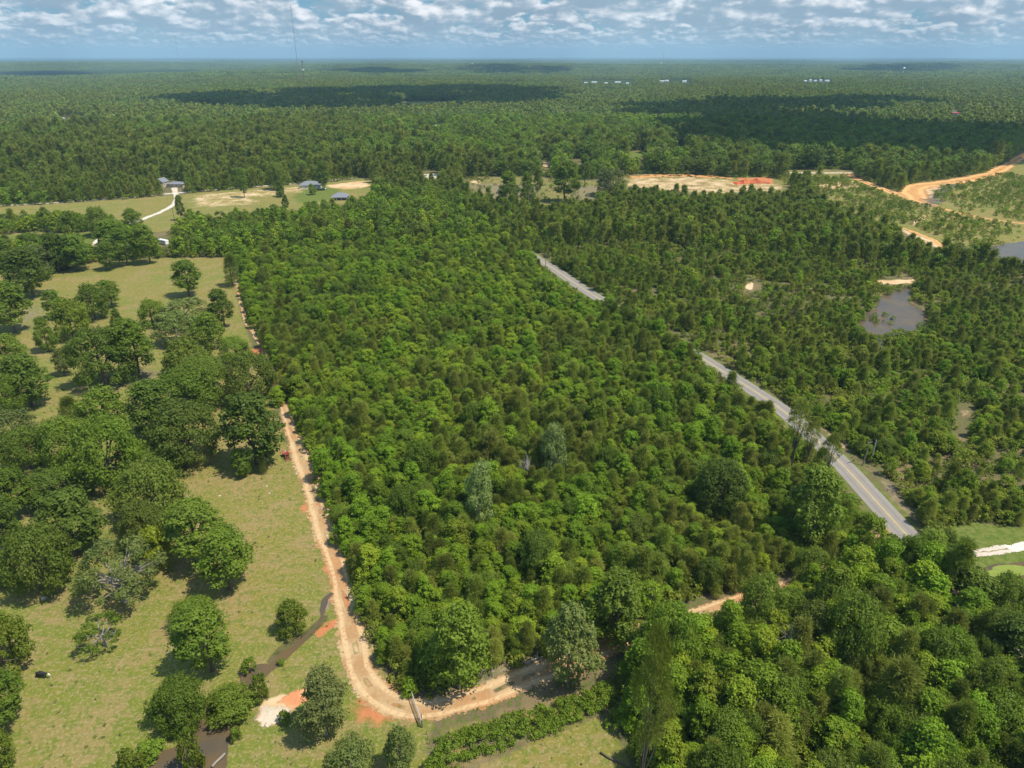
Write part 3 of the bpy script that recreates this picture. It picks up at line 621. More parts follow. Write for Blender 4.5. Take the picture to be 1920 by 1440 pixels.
TL = [
('oak', (27, 977, 160, 1102), 'broad dark green oak beside the dead-limbed oak, darkest shade under it'),
('darkoak', (90, 915, 200, 1030), 'rounded oak just behind the broad oak with the darkest shade'),
('darkoak', (-18, 925, 58, 1025), 'dark oak cut by the photo edge, above the small bright tree'),
('bright', (-28, 1025, 30, 1092), 'small bright green tree at the photo edge beside the broad dark oak'),
('sparse', (150, 1010, 320, 1140), 'thin old oak with bare pale limbs showing through its crown'),
('yellow', (267, 990, 337, 1062), 'yellow-green tree between the dead-limbed oak and two rounded oaks'),
('oak', (235, 935, 330, 1020), 'oak standing right behind the yellow-green tree'),
('oak', (322, 928, 430, 1048), 'tallest of the oaks grouped behind the yellow-green tree'),
('oak', (383, 990, 484, 1102), 'rounded oak at the open pasture end of the yellow-green tree group'),
('sparse', (153, 1145, 247, 1220), 'low thin tree in front of the oak with bare pale limbs', 1),
('oak', (345, 1132, 452, 1256), 'lone tall oak in mid pasture above the pair by the brown pond'),
('oak', (322, 1118, 412, 1186), 'side crown leaning from the lone tall pasture oak, darker tuft on top'),
('bright', (516, 1128, 578, 1190), 'round dense small tree by the wet ditch'),
('bright', (-42, 1155, 64, 1260), 'bright green tree at the photo edge above the black cow'),
('oak', (-48, 1250, 54, 1362), 'dull green tree at the photo edge level with the black cow'),
('bright', (-30, 1352, 36, 1446), 'bright green tree in the bottom corner of the photo'),
('oak', (288, 1262, 400, 1362), 'wide oak leaning over the top of the brown pond'),
('bright', (388, 1276, 484, 1352), 'lower bright oak at the top end of the brown pond'),
('oak', (312, 1320, 378, 1378), 'low oak limb clump touching the brown pond water'),
('bright', (479, 1266, 507, 1312), 'shrub between the small dark pool and the oaks'),
('bright', (456, 1232, 484, 1262), 'shrub on the upper bank of the small dark pool'),
('greytree', (560, 1260, 662, 1380), 'grey-green tree growing over the red clay patch'),
('bright', (522, 1332, 550, 1360), 'shrub between the white sand patch and red clay'),
('greytree', (608, 1380, 716, 1480), 'grey-green tree at the bottom edge, wider of two side by side'),
('greytree', (720, 1372, 786, 1452), 'grey-green tree at the bottom edge beside the corner gate'),
('bright', (260, 1384, 313, 1424), 'bush on the pasture bank of the brown pond'),
('bright', (222, 1400, 274, 1448), 'spiky light bush at the bottom edge beside the brown pond'),
('bright', (343, 1384, 388, 1446), 'bush standing out of the brown pond'),
('bright', (430, 1362, 456, 1390), 'shrub on the bank beside the grey log'),
('bright', (520, 1235, 535, 1248), 'tiny shrub on the grass beside the small dark pool'),
('oak', (222, 866, 362, 978), 'large dome-shaped oak with a smooth rounded top, alone at its front'),
('darkoak', (212, 838, 335, 902), 'oak directly behind the large dome-shaped oak'),
('oak', (-14, 872, 66, 962), 'oak at the photo edge above the dark group with the deepest shade'),
('darkoak', (58, 866, 186, 945), 'dark oak behind the rounded oaks by the photo edge'),
('oak', (84, 778, 190, 872), 'flat-topped oak in the middle of the long oak row'),
('oak', (142, 782, 280, 908), 'big spreading oak in the long row, just above the dome-shaped oak'),
('oak', (10, 798, 104, 876), 'oak in the long row next to the photo edge'),
('greytree', (-8, 762, 82, 832), 'pale topped oak at the photo edge in the long row'),
('pine', (112, 742, 166, 790), 'dark bushy pine at the head of the long oak row'),
('bright', (158, 724, 248, 794), 'bright oak with a humped top beside the dark bushy pine'),
('darkoak', (252, 712, 342, 812), 'dark oak on the pasture side of the big thicket by the track'),
('oak', (290, 686, 428, 775), 'wide oak at the top of the big thicket by the track'),
('darkoak', (288, 752, 430, 866), 'dark oak in front of the big thicket, gap of dirt beside it'),
('darkoak', (424, 736, 538, 862), 'blue-green oak against the track, just above the red tractor'),
('oak', (420, 662, 520, 748), 'oak overhanging the sand track above the blue-green oak'),
('oak', (328, 664, 432, 732), 'oak filling the middle of the thicket beside the track'),
('bright', (322, 836, 366, 874), 'small round tree in front of the big thicket'),
('bright', (436, 840, 478, 888), 'small bright tree alone on the grass near the red tractor'),
('pine', (487, 856, 503, 886), 'tiny young pine on the grass next to the red tractor'),
('oak', (411, 632, 478, 676), 'low oak beside the sandy turn of the track'),
('bright', (308, 632, 390, 692), 'bright oak in the middle of the upper thicket'),
('bright', (366, 588, 428, 648), 'vivid green oak in the upper thicket near the track'),
('greytree', (294, 584, 375, 643), 'grey-green broad oak in the upper thicket'),
('darkoak', (143, 618, 258, 716), 'dark oak with a long shadow on bare ground'),
('oak', (222, 594, 304, 698), 'grey oak beside the dark oak with the long shadow'),
('bright', (262, 562, 312, 606), 'bright pointed tree at the back of the upper thicket'),
('greytree', (300, 558, 402, 604), 'pale low oaks forming the back edge of the upper thicket'),
('oak', (398, 540, 445, 606), 'upright oak where the upper thicket meets the track'),
('bright', (211, 578, 233, 614), 'slim young tree at the tip of the upper thicket'),
('oak', (327, 486, 384, 548), 'lone oak standing in the open upper pasture'),
('oak', (189, 524, 233, 570), 'round dark tree at the end of the diagonal tree belt'),
('bright', (149, 534, 209, 592), 'tall bright tree in the diagonal tree belt'),
('darkoak', (87, 543, 127, 592), 'dark round-topped tree in the diagonal tree belt'),
('bright', (104, 560, 174, 626), 'vivid low tree in the middle of the diagonal tree belt'),
('bright', (74, 594, 112, 652), 'bright tree at the front end of the diagonal tree belt'),
('darkoak', (24, 466, 104, 548), 'large dark oak at the corner of the upper pasture'),
('oak', (-12, 526, 70, 614), 'grey oak by the photo edge below the large dark corner oak'),
('oak', (-30, 630, 66, 706), 'oak at the top of the thicket on the photo edge'),
('darkoak', (18, 660, 102, 752), 'dark oak on the pasture side of the photo-edge thicket'),
('oak', (-24, 700, 60, 776), 'oak in the middle of the photo-edge thicket'),
('greytree', (104, 652, 142, 698), 'thin greyish tree on the grass between two thickets'),
('pine', (418, 478, 456, 530), 'young pine at the wood edge by the upper pasture'),
('darkoak', (-6, 448, 37, 498), 'dark oak at the photo edge under the thin hay strip'),
('oak', (38, 438, 90, 472), 'oak in front of the thin hay strip'),
('greytree', (36, 460, 110, 512), 'grey-green oak behind the large dark corner oak'),
('darkoak', (84, 438, 140, 502), 'dark oak in the wooded line below the hay strip'),
('darkoak', (118, 440, 174, 500), 'dark oak beside the pale end of the driveway'),
('darkoak', (190, 454, 228, 500), 'reddish dark tree with its own shadow on the pasture rim'),
('oak', (188, 412, 248, 474), 'oak hiding the bend of the pale driveway'),
('darkoak', (216, 428, 264, 490), 'dark oak behind the reddish dark tree'),
('oak', (258, 420, 306, 486), 'oak on the near side of the white trailer'),
('bright', (118, 396, 155, 438), 'slim tree in the hedge line under the long field'),
('oak', (162, 390, 210, 438), 'tallest tree of the hedge line under the long field'),
('bright', (232, 392, 268, 422), 'tree in the hedge line next to the pale driveway'),
('darkoak', (449, 316, 468, 364), 'narrow dark tree alone on the sandy field'),
('oak', (500, 308, 543, 350), 'wide tree on the sandy field above the conical cedar'),
('cedar', (516, 340, 536, 366), 'dark conical tree under the wide tree on the sandy field'),
('cedar', (527, 366, 544, 386), 'small isolated cedar on the green lawn'),
('darkoak', (596, 304, 621, 350), 'tall dark tree behind the larger grey-roofed house'),
('bright', (579, 345, 594, 363), 'small round tree in front of the larger grey-roofed house'),
('oak', (332, 366, 349, 408), 'narrow tree beside the pale driveway junction'),
('oak', (936, 322, 976, 390), 'tall thin-crowned tree in the cleared ground, first of a row'),
('bright', (974, 326, 1006, 392), 'bright tree in the cleared ground beside the thin-crowned one'),
('oak', (1030, 303, 1086, 370), 'big spreading tree in the middle of the cleared ground'),
('oak', (1084, 290, 1108, 342), 'tall tree at the back rim of the cleared ground'),
('greytree', (1110, 316, 1172, 362), 'broad grey-green tree at the sandy end of the cleared ground'),
('oak', (999, 313, 1018, 364), 'slender tree between the bright and the spreading trees of the clearing'),
('tallpine', (1460, 748, 1504, 812), 'dark pine leaning over the road, first of three', 0),
('tallpine', (1492, 780, 1522, 832), 'pine over the road in the middle of three', 1),
('tallpine', (1526, 810, 1562, 862), 'pine over the road nearest the straight stretch', 0),
('bright', (800, 1140, 922, 1290), 'large pale-tipped broadleaf tree in the corner above the sand track', 1),
('greytree', (1010, 1140, 1118, 1280), 'grey-green tree casting shade across the sand track'),
('tallpine', (1156, 1266, 1228, 1410), 'tall pine with a long bare trunk at the bottom clearing', 0),
('bright', (1688, 986, 1764, 1072), 'leafy tree hiding the paved road where the straight stretch ends'),
('darkoak', (1742, 1020, 1806, 1104), 'dark tree just below the mouth of the gravel drive'),
('oak', (1774, 1062, 1852, 1146), 'full round tree between the gravel drive and the bottom wood'),
('darkoak', (1836, 1150, 1926, 1252), 'large dark tree at the photo edge under the weed-covered pond'),
('greytree', (1664, 1004, 1716, 1064), 'greyish small tree at the road end of the sand track'),
('oak', (1466, 876, 1560, 1016), 'dark spreading oak inside the wood near the paved road'),
('bright', (1100, 1078, 1210, 1200), 'round bright oak at the wood edge above the brush pile'),
('pale', (1008, 800, 1064, 892), 'pale green tree standing above the middle of the wood'),
('pale', (866, 872, 932, 975), 'silvery tree in the middle of the wood'),
('darkoak', (1290, 860, 1400, 960), 'dark oak inside the wood left of the spreading oak'),
('darkoak', (968, 1000, 1050, 1080), 'dark rounded tree in the lower wood'),
('bright', (1740, 990, 1790, 1060), 'bright tree at the mouth of the gravel drive'),
('oak', (1840, 1075, 1930, 1160), 'dark tree below the weed-covered pond'),
]
NAMES = {'pale': ('broadleaf_tree', 'tree'), 'oak': ('oak_tree', 'tree'), 'darkoak': ('oak_tree', 'tree'), 'gum': ('broadleaf_tree', 'tree'), 'pine': ('pine_tree', 'pine tree'), 'tallpine': ('pine_tree', 'pine tree'), 'greytree': ('broadleaf_tree', 'tree'),
         'yellow': ('broadleaf_tree', 'tree'), 'bright': ('broadleaf_tree', 'tree'), 'sparse': ('oak_tree', 'tree'), 'bush': ('bush', 'bush'), 'cedar': ('cedar_tree', 'tree')}
for i, row in enumerate(TL):
    kd, box, lab = row[:3]
    nm, ct = NAMES[kd]
    small = (box[2] - box[0]) * (HC / (box[3] - 90 + 1e-3)) < 0  # never
    if lab.split()[0] in ('shrub', 'bush') or 'shrub' in lab.split()[:2] or 'bush' in lab.split()[:3]: kd2, nm, ct = 'bush', 'shrub', 'shrub'
    else: kd2 = kd
    zb = 0.55 if kd == 'tallpine' else 0.12
    place(kd2, box, nm, lab, ct, var=row[3] if len(row) > 3 else i, zb=zb)
DEAD = [((987, 905), 9.5, 'grey dead tree standing beside the silvery tree in the wood'), ((1467, 1262), 13, 'bare dead tree among the dark crowns of the bottom wood'), ((1746, 1268), 12, 'leafless forked tree in the bottom wood nearest the photo edge'),
        ((1413, 1372), 12, 'dead grey snag in the bottom wood close to the photo bottom'), ((1222, 1140), 7, 'leaning dead stem behind the tangle of grey branches'), ((1640, 672), 9, 'dead pine by the near shore of the murky pond')]
for i, ((dx_, dy_), hh, lab) in enumerate(DEAD):
    rg = np.random.default_rng(500 + i); Bd = blobs(rg, egg(2.6), 16, hh * .45, hh, .4)
    g_ = G(dx_, dy_); tag(link('dead_tree', trunk_mesh('dead_tree', rg, Bd, hh * 1.1, .2, M['greywood'], 14, twig=3), loc=(g_[0], g_[1], 0)), lab, 'dead tree'); HAND.append((g_[0], g_[1], 2.0))
# ------------------------------------------------------------------ wild woodland scatter
srng = np.random.default_rng(11)
def pts_ring(r0, r1, sp):
    n = int(2 * r1 / sp) + 2; m_ = int(r1 / sp) + 2
    X, Y = np.meshgrid((np.arange(n) - n / 2) * sp, (np.arange(m_)) * sp)
    X = X + (np.arange(m_) % 2)[:, None] * sp * .5
    X = (X + srng.uniform(-.42, .42, X.shape) * sp).ravel(); Y = (Y + srng.uniform(-.42, .42, Y.shape) * sp).ravel()
    r = np.hypot(X, Y); k = (r >= r0) & (r < r1) & (Y > 20)
    X, Y = X[k], Y[k]
    u, v, _ = PX(X, Y, 5)
    k = (u > -260) & (u < 2180) & (v < 1720)
    return X[k], Y[k]
def is_open(X, Y, h, R, base_only=False):
    bad = np.zeros(X.shape, bool)
    tests = [(0, 0, 0.0)] if base_only else [(0, 0, 0.0), (0, 0, .5), (0, 0, .93), (-.8, 0, .55), (.8, 0, .55), (-.75, 0, .25), (.75, 0, .25)]
    for dx, dy, fz in tests:
        u, v, _ = PX(X + dx * R, Y, h * fz)
        for poly in OPEN:
            bad |= inpoly(u, v, poly)
    return bad
RW = [tuple(p) for p in ROAD_W[::5]]; TW = [tuple(p) for p in TRACK_W[::4]]
def road_side(X, Y):
    """+1 east of the paved road"""
    P = np.array(RW); o = np.argsort(P[:, 1]); return X > np.interp(Y, P[o, 1], P[o, 0])
TPy = np.array([G(*p) for p in TRACK[17:]])     # the lower arm of the loop
def south(X, Y): return Y < np.interp(X, TPy[:, 0], TPy[:, 1])
HA = np.array(HAND)
def near_hand(X, Y):
    bad = np.zeros(X.shape, bool)
    for hx, hy, hr in HA: bad |= np.hypot(X - hx, Y - hy) < hr * .85
    return bad
def species(X, Y, u, v):
    e = road_side(X, Y); s = south(X, Y) & ~e
    pn = vnoise(X, Y, 16, 1) * .6 + vnoise(X, Y, 45, 2) * .4
    sp = srng.uniform(0, 1, X.shape)
    pine = np.where(e, .70 - .15 * (v > 640) + .6 * (pn - .5), np.where(s, .15, .47 + 1.3 * (pn - .5)))
    pine = np.where(~e & ~s & (v < 600) , .10 + .8 * (pn - .5), pine)
    far = np.hypot(X, Y) > 620; reg = vnoise(X, Y, 420, 15)
    pine = np.where(far, np.where((X < 0) & (np.hypot(X, Y) < 1500), .22, .33) + 1.3 * (vnoise(X, Y, 170, 5) - .5) + 1.6 * (reg - .5) + .3 * (vnoise(X, Y, 40, 6) - .5), pine)
    wx, wy = X + 90 * (vnoise(X, Y, 110, 71) - .5), Y + 90 * (vnoise(X, Y, 110, 72) - .5)
    cell = np.random.default_rng(73).uniform(0, 1, (128, 128))[np.floor(wx / 190).astype(int) % 128, np.floor(wy / 260).astype(int) % 128]
    pine = np.where(far & (cell > .66), .88, np.where(far & (cell < .30), pine * .25, pine))
    oak = np.where(s, .45, np.where(e, .06, .10)); oak = np.where(~e & ~s & (v < 600), .22, oak); oak = np.where(far, .42, oak)
    k = np.where(sp < pine, 0, np.where(sp < pine + oak, 2, 1))     # 0 pine 1 broadleaf 2 oak
    return k, e, s
X1, Y1 = pts_ring(70, 450, 3.05)
u1, v1, d1 = PX(X1, Y1, 4)
kind1, east1, south1 = species(X1, Y1, u1, v1)
u0, v0, _ = PX(X1, Y1, 0)
ok = ~is_open(X1, Y1, np.where(kind1 == 2, 9.5, 8.5), np.where(kind1 == 2, 3.6, 2.2)) & ~near_hand(X1, Y1)
ok &= edge_dist(X1, Y1, RW, False) > np.where((v0 > 1005) & (u0 > 1600), 4.4, np.where((u0 < 1310), 4.0, np.where(east1, 6.8, 5.2)))
ok &= edge_dist(X1, Y1, TW, False) > np.where(u0 > 1480, 1.2, np.where(v0 < 780, 1.5, 2.6))
scr = (kind1 == 2) & (srng.uniform(0, 1, X1.shape) < .45)      # oaks are wider, so fewer
ok &= ~scr
# the plantation by the pond is thin in places
thin = east1 & (((vnoise(X1, Y1, 22, 9) > .52) & (srng.uniform(0, 1, X1.shape) < .75)) | (srng.uniform(0, 1, X1.shape) < .06))
ok &= ~thin
X1, Y1, kind1, east1, south1, u0, v0 = [a[ok] for a in (X1, Y1, kind1, east1, south1, u0, v0)]
sc1 = np.clip(np.exp(srng.normal(-.13, .24, X1.shape)), .5, 1.6) * np.where(south1 & (kind1 != 2), 1.15, 1) * np.where(east1, .70, np.where(south1, 1.0, .86))
hs1 = srng.uniform(.68, 1.22, X1.shape) * np.where(south1, 1.0, .85); rz1 = srng.uniform(0, 6.28, X1.shape)
DIMS = {0: 'pine', 1: 'gum', 2: 'oak'}
inview = (u0 > 10) & (u0 < 1910) & (v0 > 0) & (v0 < 1470)
dist1 = np.hypot(X1, Y1)
single = np.zeros(X1.shape, bool)
for kd, quota in ((0, 285), (1, 255), (2, 215)):
    c_ = np.where(inview & (kind1 == kd))[0]; c_ = c_[np.argsort(dist1[c_])][:quota]; single[c_] = True
LAB = {(0, 'w'): ('young olive-green pine in the wood between the sand track and paved road', 'pines in the wood enclosed by the track and road'),
       (1, 'w'): ('slim bright green broadleaf tree in the wood between sand track and paved road', 'broadleaf trees in the wood enclosed by the track and road'),
       (2, 'w'): ('wide-crowned tree standing in the wood between the sand track and paved road', 'wide trees in the wood enclosed by the track and road'),
       (0, 's'): ('pine in the dense wood below the lower arm of the sand track', 'pines in the wood below the track'),
       (1, 's'): ('slim broadleaf tree in the dense wood below the lower arm of the sand track', 'slim broadleaf trees in the wood below the track'),
       (2, 's'): ('wide-crowned tree in the dense wood below the lower arm of the sand track', 'wide trees in the wood below the track'),
       (0, 'e'): ('thin young pine in the plantation across the paved road, pond side', 'plantation pines across the paved road'),
       (1, 'e'): ('broadleaf tree among the plantation pines across the paved road', 'broadleaf trees across the paved road'),
       (2, 'e'): ('wide-crowned tree among the plantation pines across the paved road', 'wide trees across the paved road')}
NM = {0: ('pine_tree', 'pine tree'), 1: ('young_broadleaf_tree', 'tree'), 2: ('hardwood_tree', 'tree')}
SZ = {0: (1.0, 1.0), 1: (1.0, 1.0), 2: (.56, .85)}
dT, dR = edge_dist(X1, Y1, TW, False), edge_dist(X1, Y1, RW, False)
for i in np.where(single)[0]:
    kd = int(kind1[i]); lst = T[DIMS[kd]]; c, tr, W, Hh = lst[i % len(lst)]
    e = link(NM[kd][0], None, loc=(X1[i], Y1[i], 0), rz=rz1[i]); a, b = SZ[kd]
    e.scale = (sc1[i] * a, sc1[i] * a, sc1[i] * hs1[i] * b)
    rg = 'e' if east1[i] else ('s' if south1[i] else 'w')
    lb, gp = LAB[(kd, rg)]
    if rg != 'e' and dT[i] < 9: lb, gp = lb.split(' in the')[0].split(' standing')[0] + (', edge row on the pasture side of the sand track wood' if rg == 'w' else ', edge row just below the sand track'), gp + ', track edge'
    elif rg == 'w' and dR[i] < 14: lb, gp = lb.split(' in the')[0].split(' standing')[0] + ', edge row along the near verge of the paved road', gp + ', road edge'
    elif rg == 'w' and dist1[i] > 215: lb, gp = lb.split(' in the')[0].split(' standing')[0] + ' in the upper half of the track-and-road wood', gp + ', upper half'
    tag(e, lb, NM[kd][1], gp)
    link('crown', c, e); link('trunk', tr, e)
def scatter(name, label, meshes, X, Y, Z, S, RZ, rnd, tilt=None):
    """one object drawing many copies of a few meshes"""
    n = len(X)
    src = bpy.data.collections.new(name + '_shapes')
    for k, me in enumerate(meshes):
        so = bpy.data.objects.new(name + '_shape_%02d' % k, me); src.objects.link(so)
    me = bpy.data.meshes.new(name); me.vertices.add(n)
    me.vertices.foreach_set('co', np.column_stack([X, Y, Z]).astype(np.float32).ravel())
    at = me.attributes.new('size', 'FLOAT_VECTOR', 'POINT'); at.data.foreach_set('vector', np.asarray(S, np.float32).ravel())
    at = me.attributes.new('spin', 'FLOAT_VECTOR', 'POINT'); at.data.foreach_set('vector', np.column_stack([np.zeros(n), np.zeros(n), RZ]).astype(np.float32).ravel())
    at = me.attributes.new('which', 'INT', 'POINT'); at.data.foreach_set('value', np.asarray(rnd % len(meshes), np.int32))
    o = link(name, me); tag(o, label, None, None, 'stuff')
    g = bpy.data.node_groups.new(name + '_scatter', 'GeometryNodeTree')
    g.interface.new_socket('Geometry', in_out='INPUT', socket_type='NodeSocketGeometry'); g.interface.new_socket('Geometry', in_out='OUTPUT', socket_type='NodeSocketGeometry')
    N = g.nodes; L = g.links
    gi, go = N.new('NodeGroupInput'), N.new('NodeGroupOutput')
    ci = N.new('GeometryNodeCollectionInfo'); ci.inputs[0].default_value = src; ci.inputs['Separate Children'].default_value = True; ci.inputs['Reset Children'].default_value = True
    ip = N.new('GeometryNodeInstanceOnPoints'); ip.inputs['Pick Instance'].default_value = True
    def na(nm, dt):
        x = N.new('GeometryNodeInputNamedAttribute'); x.data_type = dt; x.inputs[0].default_value = nm; return [s for s in x.outputs if s.enabled and s.name == 'Attribute'][0]
    L.new(gi.outputs[0], ip.inputs['Points']); L.new(ci.outputs[0], ip.inputs['Instance'])
    L.new(na('which', 'INT'), ip.inputs['Instance Index']); L.new(na('spin', 'FLOAT_VECTOR'), ip.inputs['Rotation']); L.new(na('size', 'FLOAT_VECTOR'), ip.inputs['Scale'])
    L.new(ip.outputs[0], go.inputs[0])
    md = o.modifiers.new('scatter', 'NODES'); md.node_group = g
    return o
STUFFN = {0: ('pine_wood', 'mass of further pines filling the near woods behind the closest trees'), 1: ('broadleaf_wood', 'mass of bright broadleaf trees filling the near woods'), 2: ('hardwood_wood', 'mass of wide-crowned trees filling the near woods')}
print('near trees', len(X1), 'single', single.sum())
for kd in (0, 1, 2):
    k = (~single) & (kind1 == kd); a, b = SZ[kd]
    s = sc1[k]; S = np.column_stack([s * a, s * a, s * hs1[k] * b])
    scatter(STUFFN[kd][0], STUFFN[kd][1], [q[0] for q in T[DIMS[kd]]], X1[k], Y1[k], np.zeros(k.sum()), S, rz1[k], srng.integers(0, 99, k.sum()))
# middle woods 450 m - 1300 m
X, Y = pts_ring(450, 1300, 5.9); u, v, _ = PX(X, Y, 5); kd_, e_, s_ = species(X, Y, u, v)
kd_ = np.where((v < 330) & (u > 900) & (kd_ == 0) & (srng.uniform(0, 1, X.shape) < .6), 2, kd_)
kk = (v > 340) | (srng.uniform(0, 1, X.shape) < .5); X, Y, u, v, kd_ = [a[kk] for a in (X, Y, u, v, kd_)]
ok = ~is_open(X, Y, 9.0 + 7 * (v < 335), 2.6 + 2 * (v < 335)) & ~near_hand(X, Y); X, Y, kd_, u, v = [a[ok] for a in (X, Y, kd_, u, v)]
bigw = 0.95 + 0.75 * np.clip((345 - v) / 40, 0, 1)
print('mid', len(X))
for kd in (0, 1, 2):
    k = kd_ == kd; n = k.sum(); s = srng.uniform(.75, 1.3, n) * bigw[k]
    scatter('middle_' + STUFFN[kd][0], ['olive pine woods', 'bright broadleaf woods', 'dark hardwood woods'][kd] + ' in the middle distance', MID[DIMS[kd]], X[k], Y[k], np.zeros(n), np.column_stack([s, s, s * srng.uniform(.85, 1.15, n)]), srng.uniform(0, 6.28, n), srng.integers(0, 99, n))
def far_field(X, Y): return (vnoise(X, Y * 1.5, 230, 61) > .81) & (vnoise(X, Y, 900, 62) > .42) & (np.hypot(X, Y) > 1250)
def hill(X, Y):
    r = np.hypot(X, Y); a = np.clip((r - 2500) / 3500, 0, 1)
    return a * 44 * (vnoise(X, Y * 1.0, 1500, 21) - .55) * 1.3
X, Y = pts_ring(1300, 4200, 9.0)
ok = ~is_open(X, Y, 17.0, 4) & ~far_field(X, Y); X, Y = X[ok], Y[ok]; u, v, _ = PX(X, Y, 5); kd_, e_, s_ = species(X, Y, u, v)
print('far', len(X))
for kd in (0, 1, 2):
    k = kd_ == kd; n = k.sum(); s = srng.uniform(1.0, 1.6, n)
    scatter('distant_' + STUFFN[kd][0], ['olive pine forest', 'green broadleaf forest', 'dark hardwood forest'][kd] + ' far off below the horizon', LOW[DIMS[kd]], X[k], Y[k], np.maximum(hill(X[k], Y[k]), -6), np.column_stack([s, s, s * srng.uniform(.8, 1.15, n)]), srng.uniform(0, 6.28, n), srng.integers(0, 99, n))
X, Y = pts_ring(4150, 15000, 62)
n = len(X); s = srng.uniform(1.0, 1.25, n); print('clumps', n)
scatter('horizon_forest', 'unbroken forest running to the horizon', CLUMP, X, Y, hill(X, Y), np.column_stack([s, s, s * srng.uniform(.8, 1.3, n)]), srng.uniform(0, 6.28, n), srng.integers(0, 99, n))
# rolling forest canopy past and under the last clumps
rr = [2600.0]
while rr[-1] < 60000: rr.append(rr[-1] * 1.035)
aa = np.radians(np.arange(-60, 60.01, .5)); RA, AN = np.meshgrid(rr, aa, indexing='ij')
cxg, cyg = (RA * np.sin(AN)).ravel(), (RA * np.cos(AN)).ravel()
cz = hill(cxg, cyg) + np.where(RA.ravel() > 4000, 6, 0.3) + np.where(RA.ravel() > 14000, 6, 0) + vnoise(cxg, cyg, 400, 3) * np.clip((RA.ravel() - 9000) / 4000, 0, 1) * 10
cz = np.maximum(cz, .5)
idx = np.arange(cxg.size).reshape(RA.shape)
Fq = np.stack([idx[:-1, :-1], idx[:-1, 1:], idx[1:, 1:], idx[1:, :-1]], -1).reshape(-1, 4)[:, ::-1]
m, t = new_mat('distant_canopy')
pos = t.n('ShaderNodeNewGeometry').outputs['Position']
n1, n2 = t.noise(pos, 0.0016, 4), t.noise(pos, 0.02, 5, 0.7)
c = t.mix(t.ss(n1, .4, .6), (0.030, 0.055, 0.014), (0.052, 0.080, 0.022)); c = t.mix(n2, c, (0.028, 0.042, 0.012))
bp = t.n('ShaderNodeBump', {'Strength': 1.0, 'Distance': 8.0, 'Height': n2})
bs = t.n('ShaderNodeBsdfPrincipled', {'Base Color': c, 'Roughness': 1.0, 'Specular IOR Level': 0.0, 'Normal': bp.outputs[0]}); t.n('ShaderNodeOutputMaterial', {0: bs.outputs[0]})
tag(link('far_hills', mesh_np('far_hills', np.column_stack([cxg, cyg, cz]), Fq, m, smooth=True)), kind='structure')
# undergrowth in the near woods and along their edges
X, Y = pts_ring(70, 450, 2.35)
u, v, _ = PX(X, Y, 0)
ok = ~is_open(X, Y, 1.2, 1.2); loose = np.zeros(X.shape, bool)
for poly, p in ((POND_R, .5), (SCRUB, .30), (SCRUB_R, .12), (CLEARING, .05), (LOOP, .06)):
    loose |= inpoly(u, v, poly) & (srng.uniform(0, 1, X.shape) < p * np.where(vnoise(X, Y, 14, 4) > .45, 1.6, .4))
ok = (ok | loose) & (edge_dist(X, Y, RW, False) > 5.6) & (edge_dist(X, Y, TW, False) > 2.8)
ok &= ~(road_side(X, Y) & (vnoise(X, Y, 22, 9) > .54) & (srng.uniform(0, 1, X.shape) < .75))
edge_ok = ~inpoly(u, v, POND_R) | ((srng.uniform(0, 1, X.shape) < .7) & (vnoise(X, Y, 8, 44) > .52))
ok &= edge_ok
X, Y = X[ok], Y[ok]; n = len(X); s = srng.uniform(.55, 1.3, n) * np.where(is_open(X, Y, 4.0, 2.0), .8, 1.35)
scatter('undergrowth', 'low green bushes carpeting the floor of the near woods', SHRUB, X, Y, np.zeros(n), np.column_stack([s, s, s * srng.uniform(.7, 1.3, n)]), srng.uniform(0, 6.28, n), srng.integers(0, 99, n))
X, Y = pts_ring(450, 900, 4.2); u, v, _ = PX(X, Y, 0)
k = (inpoly(u, v, SCRUB) | inpoly(u, v, SCRUB_R) & (srng.uniform(0, 1, X.shape) < .3)) & (srng.uniform(0, 1, X.shape) < np.where(vnoise(X, Y, 22, 4) > .42, .85, .3))
k |= inpoly(u, v, CLEARING) & (u < 1180) & (srng.uniform(0, 1, X.shape) < .16)
for pth in ([(1585, 324), (1665, 358), (1770, 392), (1890, 416), (2060, 440)], [(1725, 376), (1722, 350), (1820, 336), (1885, 312), (1930, 288), (2100, 262)], [(1690, 426), (1770, 463)]):
    k &= edge_dist(X, Y, [G(*p) for p in pth], False) > 11
k &= ~inpoly(u, v, POND_FR)
X, Y = X[k], Y[k]; n = len(X); s = srng.uniform(.5, 1.7, n)
scatter('scrub', 'loose green scrub round the orange haul road', SHRUB, X, Y, np.zeros(n), np.column_stack([s, s, s * srng.uniform(.6, 1.5, n)]), srng.uniform(0, 6.28, n), srng.integers(0, 99, n))
X, Y = pts_ring(450, 1000, 4.6); ok = ~is_open(X, Y, 2.6, 1.5); X, Y = X[ok], Y[ok]; n = len(X); s = srng.uniform(.7, 1.9, n); print('mid bushes', n)
scatter('middle_undergrowth', 'low bushes under and between the middle woods', SHRUB, X, Y, np.zeros(n), np.column_stack([s, s, s * srng.uniform(.7, 1.3, n)]), srng.uniform(0, 6.28, n), srng.integers(0, 99, n))
